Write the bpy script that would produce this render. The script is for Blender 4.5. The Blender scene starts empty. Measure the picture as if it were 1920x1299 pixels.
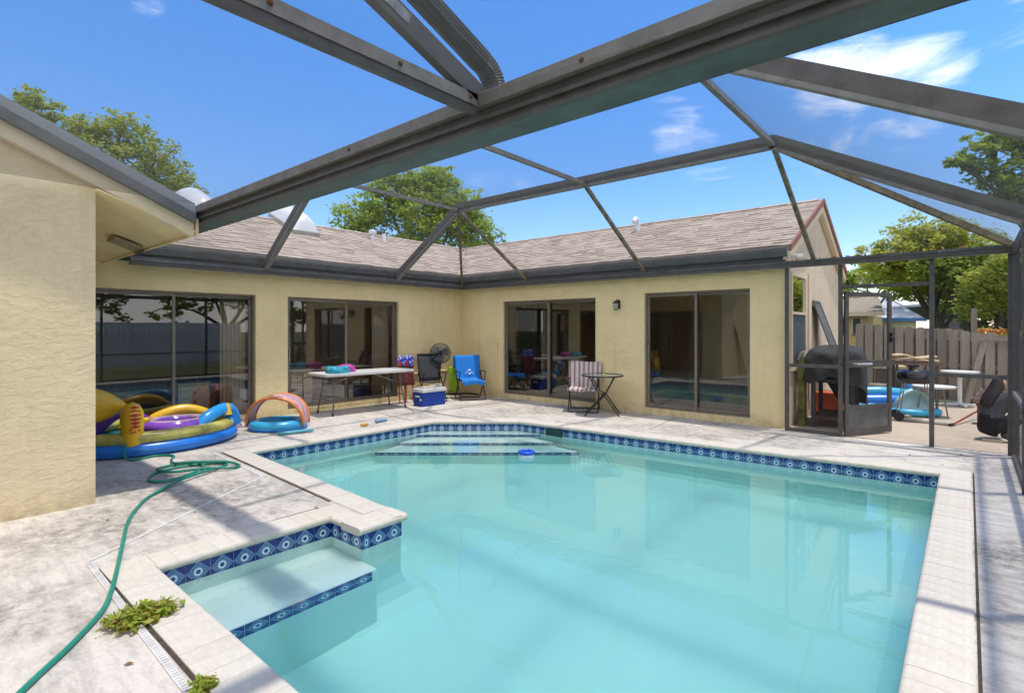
import bpy, bmesh, math, random
from mathutils import Vector, Matrix
random.seed(7)
scene = bpy.context.scene
COL = scene.collection
R = math.radians
# ------------------------------------------------------------------ camera
TH = 0.7064
cam = bpy.data.cameras.new('camera')
cam.sensor_width = 36.0
cam.lens = 1003.1 / 1920 * 36
cam.shift_y = -(649.5 - 616.2) / 1920
cam.clip_end = 600
cam.clip_start = 0.05
cam_o = bpy.data.objects.new('camera', cam)
COL.objects.link(cam_o)
cam_o.location = (9.183, -8.896, 1.53)
cam_o.rotation_euler = (R(90), 0, TH)
scene.camera = cam_o
# ------------------------------------------------------------------ sky, sun, exposure
SUN = Vector((0.135, 0.10, 1.0)).normalized()
world = bpy.data.worlds.new('World')
scene.world = world
world.use_nodes = True
scene.view_settings.view_transform = 'Standard'
scene.view_settings.look = 'None'
scene.view_settings.gamma = 1.0
scene.view_settings.exposure = 0.92
scene.view_settings.use_curve_mapping = False
wn = world.node_tree.nodes
wl = world.node_tree.links
bg = wn['Background']
sky = wn.new('ShaderNodeTexSky')
sky.sky_type = 'NISHITA'
sky.sun_disc = False
sky.sun_elevation = math.asin(SUN.z)
sky.sun_rotation = math.atan2(SUN.x, SUN.y)
sky.air_density = 1.0
sky.dust_density = 0.15
sky.ozone_density = 3.0
bg.inputs[1].default_value = 0.15


def world_clouds():
    tc = wn.new('ShaderNodeTexCoord')
    nz = wn.new('ShaderNodeTexNoise')
    nz.inputs['Scale'].default_value = 5.5
    nz.inputs['Detail'].default_value = 12
    nz.inputs['Roughness'].default_value = 0.62
    nz.inputs['Distortion'].default_value = 0.5
    mp = wn.new('ShaderNodeMapping')
    mp.inputs['Scale'].default_value = (0.8, 0.8, 3.0)
    mp.inputs['Location'].default_value = (3.1, 1.7, 0.4)
    wl.new(tc.outputs['Generated'], mp.inputs[0])
    wl.new(mp.outputs[0], nz.inputs['Vector'])
    total = None
    # fair-weather clouds: direction, half width (radians), amount
    for d, wdt, amt in (((-0.15, 0.93, 0.335), 0.085, 0.52), ((-0.06, 0.94, 0.325), 0.075, 0.50), ((-0.33, 0.88, 0.335), 0.08, 0.42), ((0.12, 0.92, 0.36), 0.10, 0.35),
                        ((-0.855, 0.225, 0.455), 0.035, 0.33), ((-0.65, 0.71, 0.272), 0.05, 0.28), ((-0.60, 0.745, 0.27), 0.03, 0.4)):
        v = Vector(d).normalized()
        dt = wn.new('ShaderNodeVectorMath')
        dt.operation = 'DOT_PRODUCT'
        wl.new(tc.outputs['Generated'], dt.inputs[0])
        dt.inputs[1].default_value = v
        mr = wn.new('ShaderNodeMapRange')
        mr.interpolation_type = 'SMOOTHSTEP'
        mr.inputs[1].default_value = math.cos(wdt * 1.5)
        mr.inputs[2].default_value = math.cos(wdt * 0.35)
        mr.inputs[3].default_value = 0
        mr.inputs[4].default_value = amt
        wl.new(dt.outputs['Value'], mr.inputs[0])
        if total is None:
            total = mr.outputs[0]
        else:
            mx = wn.new('ShaderNodeMath')
            mx.operation = 'MAXIMUM'
            wl.new(total, mx.inputs[0])
            wl.new(mr.outputs[0], mx.inputs[1])
            total = mx.outputs[0]
    # unseen cloud added outside the view to brighten shade (mirrored in door glass)
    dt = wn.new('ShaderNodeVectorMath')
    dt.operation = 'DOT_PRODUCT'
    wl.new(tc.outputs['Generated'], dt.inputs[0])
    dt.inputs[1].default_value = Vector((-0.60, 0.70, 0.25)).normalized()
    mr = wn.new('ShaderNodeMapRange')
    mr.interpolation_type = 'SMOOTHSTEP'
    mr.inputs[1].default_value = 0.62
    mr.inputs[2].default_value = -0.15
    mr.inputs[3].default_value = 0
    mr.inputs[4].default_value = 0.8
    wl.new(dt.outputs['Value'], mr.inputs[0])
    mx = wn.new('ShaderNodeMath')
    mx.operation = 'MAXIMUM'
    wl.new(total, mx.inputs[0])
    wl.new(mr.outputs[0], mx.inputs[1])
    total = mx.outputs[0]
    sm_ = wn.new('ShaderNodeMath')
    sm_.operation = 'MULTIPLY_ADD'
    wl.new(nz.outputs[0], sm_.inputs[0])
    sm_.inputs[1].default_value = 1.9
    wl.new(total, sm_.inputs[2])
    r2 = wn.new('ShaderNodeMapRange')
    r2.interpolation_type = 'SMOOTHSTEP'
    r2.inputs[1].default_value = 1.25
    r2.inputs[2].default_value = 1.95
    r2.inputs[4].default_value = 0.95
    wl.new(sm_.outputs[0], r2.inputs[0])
    ad = r2
    hs = wn.new('ShaderNodeHueSaturation')
    hs.inputs['Saturation'].default_value = 1.3
    hs.inputs['Value'].default_value = 0.97
    wl.new(sky.outputs[0], hs.inputs['Color'])
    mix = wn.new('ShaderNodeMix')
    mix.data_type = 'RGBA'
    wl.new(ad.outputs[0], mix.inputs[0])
    tint = wn.new('ShaderNodeMix')
    tint.data_type = 'RGBA'
    tint.blend_type = 'MULTIPLY'
    tint.inputs[0].default_value = 1.0
    tint.inputs[7].default_value = (1.08, 0.93, 1.0, 1)
    wl.new(hs.outputs[0], tint.inputs[6])
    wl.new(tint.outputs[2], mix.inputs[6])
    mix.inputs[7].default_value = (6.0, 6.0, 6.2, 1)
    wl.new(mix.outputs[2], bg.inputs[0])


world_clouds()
sun = bpy.data.lights.new('sun', 'SUN')
sun.energy = 2.0
sun.angle = R(1.7)
sun.color = (1.0, 0.955, 0.88)
sun_o = bpy.data.objects.new('sun', sun)
COL.objects.link(sun_o)
sun_o.location = (0, 0, 30)
sun_o.rotation_euler = SUN.to_track_quat('Z', 'Y').to_euler()
scene.cycles.max_bounces = 12
scene.cycles.transparent_max_bounces = 24
scene.cycles.use_denoising = True

# ------------------------------------------------------------------ material helpers


class NT:
    def __init__(s, name):
        s.m = bpy.data.materials.new(name)
        s.m.use_nodes = True
        s.n = s.m.node_tree.nodes
        s.l = s.m.node_tree.links
        s.p = s.n['Principled BSDF']
        s.out = s.n['Material Output']

    def add(s, t, **kw):
        n = s.n.new(t)
        for k, v in kw.items():
            setattr(n, k, v)
        return n

    def link(s, a, b):
        s.l.new(a, b)

    def val(s, sock, v):
        if hasattr(v, 'is_output'):
            s.l.new(v, sock)
        else:
            sock.default_value = v

    def math(s, op, a, b=0.0, c=0.0, clamp=False):
        n = s.add('ShaderNodeMath', operation=op, use_clamp=clamp)
        s.val(n.inputs[0], a)
        s.val(n.inputs[1], b)
        s.val(n.inputs[2], c)
        return n.outputs[0]

    def rng(s, a, lo, hi, o0=0.0, o1=1.0):
        n = s.add('ShaderNodeMapRange')
        s.val(n.inputs[0], a)
        n.inputs[1].default_value = lo
        n.inputs[2].default_value = hi
        n.inputs[3].default_value = o0
        n.inputs[4].default_value = o1
        return n.outputs[0]

    def coords(s, kind='Object', scale=(1, 1, 1), rot=(0, 0, 0)):
        t = s.add('ShaderNodeTexCoord')
        mp = s.add('ShaderNodeMapping')
        mp.inputs['Scale'].default_value = scale
        mp.inputs['Rotation'].default_value = rot
        s.link(t.outputs[kind], mp.inputs[0])
        return mp.outputs[0]

    def noise(s, scale, detail=4, rough=0.55, vec=None, dist=0.0):
        n = s.add('ShaderNodeTexNoise')
        n.inputs['Scale'].default_value = scale
        n.inputs['Detail'].default_value = detail
        n.inputs['Roughness'].default_value = rough
        n.inputs['Distortion'].default_value = dist
        if vec is not None:
            s.link(vec, n.inputs['Vector'])
        return n.outputs[0]

    def mix(s, f, a, b):
        n = s.add('ShaderNodeMix', data_type='RGBA')
        s.val(n.inputs[0], f)
        for sock, v in ((n.inputs[6], a), (n.inputs[7], b)):
            if hasattr(v, 'is_output'):
                s.l.new(v, sock)
            else:
                sock.default_value = (*v[:3], 1)
        return n.outputs[2]

    def bump(s, h, strength=0.3, dist=0.01):
        b = s.add('ShaderNodeBump')
        b.inputs['Strength'].default_value = strength
        b.inputs['Distance'].default_value = dist
        s.link(h, b.inputs['Height'])
        s.link(b.outputs[0], s.p.inputs['Normal'])
        return b.outputs[0]

    def col(s, c):
        s.val(s.p.inputs['Base Color'], c if hasattr(c, 'is_output') else (*c[:3], 1))

    def set(s, **kw):
        for k, v in kw.items():
            s.val(s.p.inputs[k.replace('_', ' ')], v)
        return s


MATS = {}


def plain(name, c, rough=0.6, metal=0.0, var=0.12, scale=8.0, bump=0.0, bscale=60.0, spec=0.4, coat=0.0, dark=None):
    if name in MATS:
        return MATS[name]
    t = NT(name)
    v = t.coords()
    n = t.noise(scale, 5, 0.6, v)
    d = dark or tuple(x * (1 - 2.2 * var) for x in c)
    t.col(t.mix(t.rng(n, 0.3, 0.7), d, tuple(min(1, x * (1 + 0.4 * var)) for x in c)))
    t.set(Roughness=rough, Metallic=metal)
    t.p.inputs['Specular IOR Level'].default_value = spec
    if coat:
        t.p.inputs['Coat Weight'].default_value = coat
    if bump:
        t.bump(t.noise(bscale, 3, 0.6, v), bump, 0.004)
    MATS[name] = t.m
    return t.m


def stucco(name, c, relief, scale):
    t = NT(name)
    v = t.coords()
    big = t.noise(0.8, 4, 0.6, v)
    fine = t.noise(22, 4, 0.6, v)
    stain = t.rng(t.noise(2.3, 6, 0.65, v, 0.6), 0.48, 0.75)
    a = t.mix(t.rng(big, 0.3, 0.7), tuple(x * 0.86 for x in c), c)
    a = t.mix(t.math('MULTIPLY', stain, 0.34), a, tuple(x * 0.62 for x in c))
    a = t.mix(t.rng(fine, 0.25, 0.75, 0.0, 0.22), a, tuple(min(1, x * 1.15) for x in c))
    drip = t.noise(1.0, 5, 0.6, t.coords(scale=(5.5, 5.5, 0.45)))
    a = t.mix(t.rng(drip, 0.54, 0.80, 0, 0.24), a, tuple(x * 0.55 for x in c))
    # splash dirt close to the ground
    sx = t.add('ShaderNodeSeparateXYZ')
    tc = t.add('ShaderNodeTexCoord')
    t.link(tc.outputs['Object'], sx.inputs[0])
    g = t.math('MULTIPLY', t.rng(sx.outputs[2], 0.0, 0.22, 1, 0), t.rng(t.noise(9, 5, 0.7, v), 0.35, 0.65))
    a = t.mix(t.math('MULTIPLY', g, 0.55), a, (0.24, 0.19, 0.10))
    t.col(a)
    t.set(Roughness=0.9)
    t.p.inputs['Specular IOR Level'].default_value = 0.15
    sv = t.coords(scale=(1, 1, 1.9))
    sk = t.rng(t.noise(scale, 7, 0.62, sv, 0.35), 0.46, 0.56)
    h = t.math('ADD', t.math('MULTIPLY', sk, relief), t.math('MULTIPLY', t.noise(85, 3, 0.6, v), 0.25))
    t.bump(h, 0.42, 0.010)
    MATS[name] = t.m
    return t.m


def concrete(name, base, dirt, stain_amt=0.5):
    t = NT(name)
    v = t.coords()
    n1 = t.noise(0.9, 6, 0.62, v, 0.5)
    n2 = t.noise(4.2, 6, 0.68, v, 0.3)
    n3 = t.noise(38, 4, 0.7, v)
    st = t.coords(scale=(1.4, 5.5, 1), rot=(0, 0, 0.3))
    n4 = t.noise(2.2, 5, 0.7, st)
    a = t.mix(t.rng(n2, 0.3, 0.72), tuple(x * 0.88 for x in base), base)
    n5 = t.noise(11, 6, 0.75, v, 0.4)
    blot = t.math('MULTIPLY', t.rng(n1, 0.44, 0.62), t.rng(n5, 0.36, 0.62))
    a = t.mix(t.math('MULTIPLY', blot, stain_amt), a, dirt)
    a = t.mix(t.math('MULTIPLY', t.rng(n4, 0.46, 0.72), 0.6 * stain_amt), a, dirt)
    a = t.mix(t.rng(n3, 0.52, 0.70, 0, 0.5), a, tuple(x * 0.5 for x in base))
    a = t.mix(t.rng(t.noise(130, 3, 0.7, v), 0.5, 0.8, 0, 0.4), a, tuple(min(1, x * 1.2) for x in base))
    vo = t.add('ShaderNodeTexVoronoi', feature='DISTANCE_TO_EDGE')
    vo.inputs['Scale'].default_value = 0.42
    ds = t.add('ShaderNodeVectorMath', operation='ADD')
    nv = t.add('ShaderNodeTexNoise')
    nv.inputs['Scale'].default_value = 2.6
    nv.inputs['Detail'].default_value = 6
    t.link(v, nv.inputs['Vector'])
    sc = t.add('ShaderNodeVectorMath', operation='SCALE')
    sc.inputs['Scale'].default_value = 0.55
    t.link(nv.outputs['Color'], sc.inputs[0])
    t.link(v, ds.inputs[0])
    t.link(sc.outputs[0], ds.inputs[1])
    t.link(ds.outputs[0], vo.inputs['Vector'])
    crack = t.rng(vo.outputs['Distance'], 0.0, 0.0035, 1, 0)
    crack = t.math('MULTIPLY', crack, t.rng(t.noise(0.7, 2, 0.5, v), 0.48, 0.62))
    a = t.mix(t.math('MULTIPLY', crack, 0.7), a, (0.10, 0.09, 0.08))
    t.col(a)
    t.set(Roughness=0.88)
    t.p.inputs['Specular IOR Level'].default_value = 0.2
    h = t.math('SUBTRACT', t.math('ADD', t.math('MULTIPLY', n3, 0.5), n2), t.math('MULTIPLY', crack, 1.5))
    t.bump(h, 0.35, 0.008)
    MATS[name] = t.m
    return t.m


def island(name, cols, rough=0.85, grain=None, bump=0.15, extra=0.25, spec=0.2, metal=0.0):
    """colour picked per loose piece of a mesh and per object, with grain"""
    t = NT(name)
    g = t.add('ShaderNodeNewGeometry')
    oi = t.add('ShaderNodeObjectInfo')
    rnd = t.math('FRACT', t.math('ADD', g.outputs['Random Per Island'], oi.outputs['Random']))
    cr = t.add('ShaderNodeValToRGB')
    el = cr.color_ramp.elements
    while len(el) < len(cols):
        el.new(0.5)
    for i, c in enumerate(cols):
        el[i].position = i / max(1, len(cols) - 1)
        el[i].color = (*c, 1)
    t.link(rnd, cr.inputs[0])
    v = t.coords(scale=grain or (12, 12, 12))
    n = t.noise(1.0, 6, 0.65, v)
    a = t.mix(t.rng(n, 0.25, 0.75, extra, 0), cr.outputs[0], tuple(0.35 * sum(c[k] for c in cols) / len(cols) for k in range(3)))
    t.col(a)
    t.set(Roughness=rough, Metallic=metal)
    t.p.inputs['Specular IOR Level'].default_value = spec
    t.bump(n, bump, 0.006)
    MATS[name] = t.m
    return t.m


def leaf_mat(name, cols, trans=0.35):
    t = NT(name)
    g = t.add('ShaderNodeNewGeometry')
    cr = t.add('ShaderNodeValToRGB')
    el = cr.color_ramp.elements
    while len(el) < len(cols):
        el.new(0.5)
    for i, c in enumerate(cols):
        el[i].position = i / max(1, len(cols) - 1)
        el[i].color = (*c, 1)
    t.link(g.outputs['Random Per Island'], cr.inputs[0])
    t.link(cr.outputs[0], t.p.inputs['Base Color'])
    t.set(Roughness=0.55)
    t.p.inputs['Specular IOR Level'].default_value = 0.3
    tr = t.add('ShaderNodeBsdfTranslucent')
    t.link(cr.outputs[0], tr.inputs[0])
    mx = t.add('ShaderNodeMixShader')
    mx.inputs[0].default_value = trans
    t.link(t.p.outputs[0], mx.inputs[1])
    t.link(tr.outputs[0], mx.inputs[2])
    t.link(mx.outputs[0], t.out.inputs[0])
    MATS[name] = t.m
    return t.m


def screen_mat(name, cover, shade):
    """woven insect screen: threads cover more of the view the more slanted it is seen"""
    t = NT(name)
    g = t.add('ShaderNodeNewGeometry')
    d = t.add('ShaderNodeVectorMath', operation='DOT_PRODUCT')
    t.link(g.outputs['Incoming'], d.inputs[0])
    t.link(g.outputs['Normal'], d.inputs[1])
    c = t.math('MAXIMUM', t.math('ABSOLUTE', d.outputs['Value']), 0.04)
    op = t.math('SUBTRACT', 1.0, t.math('POWER', 1.0 - cover, t.math('DIVIDE', 1.0, c)), clamp=True)
    df = t.add('ShaderNodeBsdfDiffuse')
    df.inputs[0].default_value = (*shade, 1)
    tr = t.add('ShaderNodeBsdfTransparent')
    mx = t.add('ShaderNodeMixShader')
    t.link(op, mx.inputs[0])
    t.link(tr.outputs[0], mx.inputs[1])
    t.link(df.outputs[0], mx.inputs[2])
    t.link(mx.outputs[0], t.out.inputs[0])
    t.n.remove(t.p)
    MATS[name] = t.m
    return t.m


def glass_mat(name, tint, ior=1.5, gain=1.6, wav=0.0):
    t = NT(name)
    fr = t.add('ShaderNodeFresnel')
    fr.inputs[0].default_value = ior
    gl = t.add('ShaderNodeBsdfGlossy')
    gl.inputs['Roughness'].default_value = 0.0
    gl.inputs[0].default_value = (0.95, 0.95, 0.95, 1)
    tr = t.add('ShaderNodeBsdfTransparent')
    tr.inputs[0].default_value = (*tint, 1)
    if wav:
        b = t.add('ShaderNodeBump')
        b.inputs['Strength'].default_value = wav
        b.inputs['Distance'].default_value = 0.01
        t.link(t.noise(1.3, 1, 0.5, t.coords()), b.inputs['Height'])
        t.link(b.outputs[0], gl.inputs['Normal'])
    mx = t.add('ShaderNodeMixShader')
    t.link(t.math('MULTIPLY', fr.outputs[0], gain, clamp=True), mx.inputs[0])
    t.link(tr.outputs[0], mx.inputs[1])
    t.link(gl.outputs[0], mx.inputs[2])
    t.link(mx.outputs[0], t.out.inputs[0])
    t.n.remove(t.p)
    MATS[name] = t.m
    return t.m


# ------------------------------------------------------------------ mesh helpers
def tag(o, label=None, cat=None, group=None, kind=None):
    if label:
        o['label'] = label
    if cat:
        o['category'] = cat
    if group:
        o['group'] = group
    if kind:
        o['kind'] = kind
    return o


def empty(name, loc=(0, 0, 0), rz=0.0, label=None, cat=None, group=None):
    o = bpy.data.objects.new(name, None)
    o.empty_display_size = 0.1
    COL.objects.link(o)
    o.location = loc
    o.rotation_euler = (0, 0, rz)
    return tag(o, label, cat, group)


class MB:
    def __init__(s):
        s.v = []
        s.f = []

    def quad(s, *pts):
        b = len(s.v)
        s.v += [tuple(p) for p in pts]
        s.f.append(tuple(range(b, b + len(pts))))
        return s

    def box(s, x0, y0, z0, x1, y1, z1):
        b = len(s.v)
        x0, x1 = sorted((x0, x1))
        y0, y1 = sorted((y0, y1))
        z0, z1 = sorted((z0, z1))
        s.v += [(x0, y0, z0), (x1, y0, z0), (x1, y1, z0), (x0, y1, z0), (x0, y0, z1), (x1, y0, z1), (x1, y1, z1), (x0, y1, z1)]
        s.f += [tuple(b + i for i in q) for q in ((0, 3, 2, 1), (4, 5, 6, 7), (0, 1, 5, 4), (1, 2, 6, 5), (2, 3, 7, 6), (3, 0, 4, 7))]
        return s

    def bar(s, a, b, w, h, up=(0, 0, 1), dz=0.0):
        """box of section w (side) by h (along up) from a to b"""
        a = Vector(a)
        b = Vector(b)
        t = (b - a).normalized()
        side = t.cross(Vector(up))
        if side.length < 1e-4:
            side = t.cross(Vector((1, 0, 0)))
        side.normalize()
        u = side.cross(t).normalized()
        base = len(s.v)
        for p in (a, b):
            for i, j in ((-1, -1), (1, -1), (1, 1), (-1, 1)):
                s.v.append(tuple(p + side * (w / 2 * i) + u * (h / 2 * j + dz)))
        s.f += [tuple(base + i for i in q) for q in ((0, 1, 2, 3), (7, 6, 5, 4), (0, 4, 5, 1), (1, 5, 6, 2), (2, 6, 7, 3), (3, 7, 4, 0))]
        return s

    def tube(s, pts, r, n=8, closed=False, flat=1.0):
        pts = [Vector(p) for p in pts]
        m = len(pts)
        rr = r if isinstance(r, (list, tuple)) else [r] * m
        base = len(s.v)
        prev = None
        for i, p in enumerate(pts):
            if closed:
                t = pts[(i + 1) % m] - pts[i - 1]
            else:
                t = pts[min(i + 1, m - 1)] - pts[max(i - 1, 0)]
            t.normalize()
            if prev is None:
                u = t.cross(Vector((0, 0, 1)))
                if u.length < 1e-3:
                    u = t.cross(Vector((1, 0, 0)))
            else:
                u = prev - t * prev.dot(t)
            u.normalize()
            prev = u
            w = t.cross(u)
            for k in range(n):
                a = 2 * math.pi * k / n
                s.v.append(tuple(p + u * (math.cos(a) * rr[i]) + w * (math.sin(a) * rr[i] * flat)))
        for i in range(m if closed else m - 1):
            j = (i + 1) % m
            for k in range(n):
                l = (k + 1) % n
                s.f.append((base + i * n + k, base + j * n + k, base + j * n + l, base + i * n + l))
        if not closed:
            s.f.append(tuple(base + k for k in range(n)))
            s.f.append(tuple(base + (m - 1) * n + k for k in reversed(range(n))))
        return s

    def lathe(s, prof, c=(0, 0, 0), n=24, sx=1.0, sy=1.0, cap=True):
        base = len(s.v)
        for r, z in prof:
            for k in range(n):
                a = 2 * math.pi * k / n
                s.v.append((c[0] + math.cos(a) * r * sx, c[1] + math.sin(a) * r * sy, c[2] + z))
        for i in range(len(prof) - 1):
            for k in range(n):
                l = (k + 1) % n
                s.f.append((base + i * n + k, base + i * n + l, base + (i + 1) * n + l, base + (i + 1) * n + k))
        if cap:
            s.f.append(tuple(base + k for k in reversed(range(n))))
            s.f.append(tuple(base + (len(prof) - 1) * n + k for k in range(n)))
        return s

    def prism(s, poly, z0, z1):
        b = len(s.v)
        n = len(poly)
        s.v += [(p[0], p[1], z0) for p in poly] + [(p[0], p[1], z1) for p in poly]
        s.f.append(tuple(b + i for i in reversed(range(n))))
        s.f.append(tuple(b + n + i for i in range(n)))
        for i in range(n):
            j = (i + 1) % n
            s.f.append((b + i, b + j, b + n + j, b + n + i))
        return s

    def slab(s, poly, off):
        """3-D polygon thickened by vector off"""
        b = len(s.v)
        n = len(poly)
        o = Vector(off)
        s.v += [tuple(p) for p in poly] + [tuple(Vector(p) + o) for p in poly]
        s.f.append(tuple(b + i for i in reversed(range(n))))
        s.f.append(tuple(b + n + i for i in range(n)))
        for i in range(n):
            j = (i + 1) % n
            s.f.append((b + i, b + j, b + n + j, b + n + i))
        return s

    def grid(s, nu, nv, fn):
        b = len(s.v)
        for i in range(nu + 1):
            for j in range(nv + 1):
                s.v.append(tuple(fn(i / nu, j / nv)))
        for i in range(nu):
            for j in range(nv):
                a = b + i * (nv + 1) + j
                s.f.append((a, a + 1, a + nv + 2, a + nv + 1))
        return s

    def mesh(s, name, m, smooth=False, bevel=0.0):
        me = bpy.data.meshes.new(name)
        me.from_pydata(s.v, [], s.f)
        if m is not None:
            me.materials.append(m)
        bm = bmesh.new()
        bm.from_mesh(me)
        bmesh.ops.recalc_face_normals(bm, faces=bm.faces)
        if bevel:
            es = [e for e in bm.edges if len(e.link_faces) == 2 and e.calc_face_angle(0) > 0.6]
            bmesh.ops.bevel(bm, geom=es, offset=bevel, segments=2, profile=0.6, affect='EDGES', clamp_overlap=True)
        bm.to_mesh(me)
        bm.free()
        if smooth:
            me.polygons.foreach_set('use_smooth', [True] * len(me.polygons))
            if smooth == 'auto':
                try:
                    me.set_sharp_from_angle(angle=R(40))
                except Exception:
                    pass
        me.update()
        return me

    def build(s, name, m, parent=None, smooth=False, bevel=0.0, thick=0.0):
        o = bpy.data.objects.new(name, s.mesh(name, m, smooth, bevel))
        COL.objects.link(o)
        if parent is not None:
            o.parent = parent
        if thick:
            md = o.modifiers.new('thickness', 'SOLIDIFY')
            md.thickness = thick
            md.offset = 0
        return o


def link(me, name, parent=None, loc=(0, 0, 0), rz=0.0, scale=None):
    o = bpy.data.objects.new(name, me)
    COL.objects.link(o)
    o.parent = parent
    o.location = loc
    o.rotation_euler = (0, 0, rz)
    if scale:
        o.scale = scale
    return o


def spline(pts, n=8):
    """Catmull-Rom through points"""
    P = [Vector(p) for p in pts]
    out = []
    for i in range(len(P) - 1):
        a, b, c, d = P[max(i - 1, 0)], P[i], P[i + 1], P[min(i + 2, len(P) - 1)]
        for k in range(n):
            t = k / n
            out.append(0.5 * ((2 * b) + (c - a) * t + (2 * a - 5 * b + 4 * c - d) * t * t + (3 * b - a - 3 * c + d) * t ** 3))
    out.append(P[-1])
    return out
# ------------------------------------------------------------------ materials
STUCCO = stucco('yellow_stucco', (0.88, 0.70, 0.38), 1.0, 3.4)
STUCCO_W = stucco('trowelled_stucco', (0.86, 0.70, 0.44), 1.3, 9.0)
STUCCO_G = stucco('beige_stucco', (0.78, 0.64, 0.47), 1.2, 12.0)
SOFFIT = plain('soffit_paint', (0.86, 0.68, 0.38), 0.8, var=0.06, scale=3)
TRIM = plain('beige_trim', (0.84, 0.69, 0.46), 0.7, var=0.06, scale=4)
CONC = concrete('pool_deck_concrete', (0.65, 0.59, 0.51), (0.17, 0.15, 0.125), 0.9)
PATIO = concrete('patio_concrete', (0.50, 0.41, 0.31), (0.20, 0.16, 0.12), 0.5)
COPE = island('coping_stone', [(0.655, 0.59, 0.49), (0.67, 0.61, 0.515), (0.64, 0.57, 0.465)], 0.8, (9, 30, 9), 0.45, 0.3)
PLASTER = plain('pool_plaster', (0.76, 0.87, 0.81), 0.7, var=0.02, scale=1.6)
GROUT = plain('tile_grout', (0.55, 0.58, 0.56), 0.8)
GUTTER = plain('grey_gutter', (0.13, 0.135, 0.145), 0.45, var=0.2, scale=5)
BRONZE = plain('bronze_aluminium', (0.115, 0.104, 0.095), 0.55, var=0.16, scale=7, metal=0.15, bump=0.15, bscale=30)
BRONZE_L = plain('weathered_aluminium', (0.225, 0.21, 0.185), 0.55, var=0.16, scale=9, metal=0.1)
GREEN_U = plain('green_grey_underside', (0.085, 0.12, 0.115), 0.5, var=0.2, scale=6)
DOORFR = plain('bronze_door_frame', (0.24, 0.20, 0.155), 0.45, var=0.12, scale=5, metal=0.2)
WHITE = plain('white_plastic', (0.78, 0.77, 0.74), 0.4, var=0.05)
BLACK = plain('black_plastic', (0.018, 0.018, 0.02), 0.45, var=0.2)
SCREEN = screen_mat('insect_screen', 0.12, (0.22, 0.215, 0.205))
SCREEN_V = screen_mat('wall_screen', 0.07, (0.12, 0.115, 0.11))
GLASS = glass_mat('door_glass', (0.75, 0.72, 0.66), 1.5, 3.0, 0.06)
WINGLASS = glass_mat('window_glass', (0.08, 0.09, 0.08), 1.55, 3.0)
SHINGLE = island('brown_shingles', [(0.44, 0.355, 0.285), (0.50, 0.41, 0.335), (0.39, 0.31, 0.25), (0.54, 0.45, 0.37), (0.46, 0.375, 0.305)], 0.95, (30, 30, 30), 0.4, 0.2, 0.1)
SHINGLE_G = island('grey_shingles', [(0.30, 0.32, 0.35), (0.42, 0.44, 0.47), (0.22, 0.235, 0.26)], 0.95, (40, 40, 40), 0.5, 0.4, 0.1)
ROOM = plain('room_paint', (0.62, 0.50, 0.33), 0.85, var=0.05, scale=2)
ROOMF = plain('room_floor', (0.36, 0.29, 0.22), 0.4, var=0.1, scale=2)
CURT = plain('beige_curtain', (0.82, 0.72, 0.54), 0.85, var=0.05)
WOOD_W = plain('cream_furniture', (0.58, 0.5, 0.36), 0.5, var=0.05)


def grass_mat():
    t = NT('lawn')
    v = t.coords()
    a = t.mix(t.rng(t.noise(0.6, 6, 0.7, v), 0.35, 0.65), (0.05, 0.075, 0.02), (0.11, 0.13, 0.04))
    t.col(a)
    t.set(Roughness=0.95)
    t.bump(t.noise(30, 3, 0.6, v), 0.8, 0.03)
    return t.m


def tile_mat():
    t = NT('blue_eye_tile')
    tc = t.add('ShaderNodeTexCoord')
    sp = t.add('ShaderNodeSeparateXYZ')
    t.link(tc.outputs['UV'], sp.inputs[0])
    du = t.math('ABSOLUTE', t.math('SUBTRACT', sp.outputs[0], 0.5))
    dv0 = t.math('SUBTRACT', sp.outputs[1], 0.5)
    dv = t.math('ABSOLUTE', dv0)
    dia = t.math('ADD', t.math('MULTIPLY', du, 2.06), t.math('MULTIPLY', dv, 2.06))     # <1 inside the diamond
    ring = t.math('SQRT', t.math('ADD', t.math('POWER', du, 2.0), t.math('POWER', dv, 2.0)))
    inside = t.math('LESS_THAN', dia, 1.0)
    edge = t.math('MULTIPLY', inside, t.math('GREATER_THAN', dia, 0.93))
    lines = t.math('GREATER_THAN', t.math('SINE', t.math('MULTIPLY', ring, 120.0)), 0.1)
    n = t.noise(14, 4, 0.6, t.coords('UV'))
    blue = t.mix(n, (0.0018, 0.018, 0.15), (0.004, 0.036, 0.23))
    dcol = t.mix(t.math('MULTIPLY', lines, t.rng(n, 0.3, 0.6)), (0.022, 0.12, 0.31), (0.24, 0.40, 0.54))
    a = t.mix(inside, blue, dcol)
    a = t.mix(t.math('MULTIPLY', edge, 0.8), a, (0.32, 0.48, 0.60))
    a = t.mix(t.math('LESS_THAN', ring, 0.205), a, (0.01, 0.06, 0.22))
    a = t.mix(t.math('LESS_THAN', ring, 0.185), a, (0.72, 0.80, 0.84))
    a = t.mix(t.math('LESS_THAN', ring, 0.10), a, (0.01, 0.07, 0.26))
    t.col(a)
    t.set(Roughness=0.12)
    MATS['tile'] = t.m
    return t.m


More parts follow.
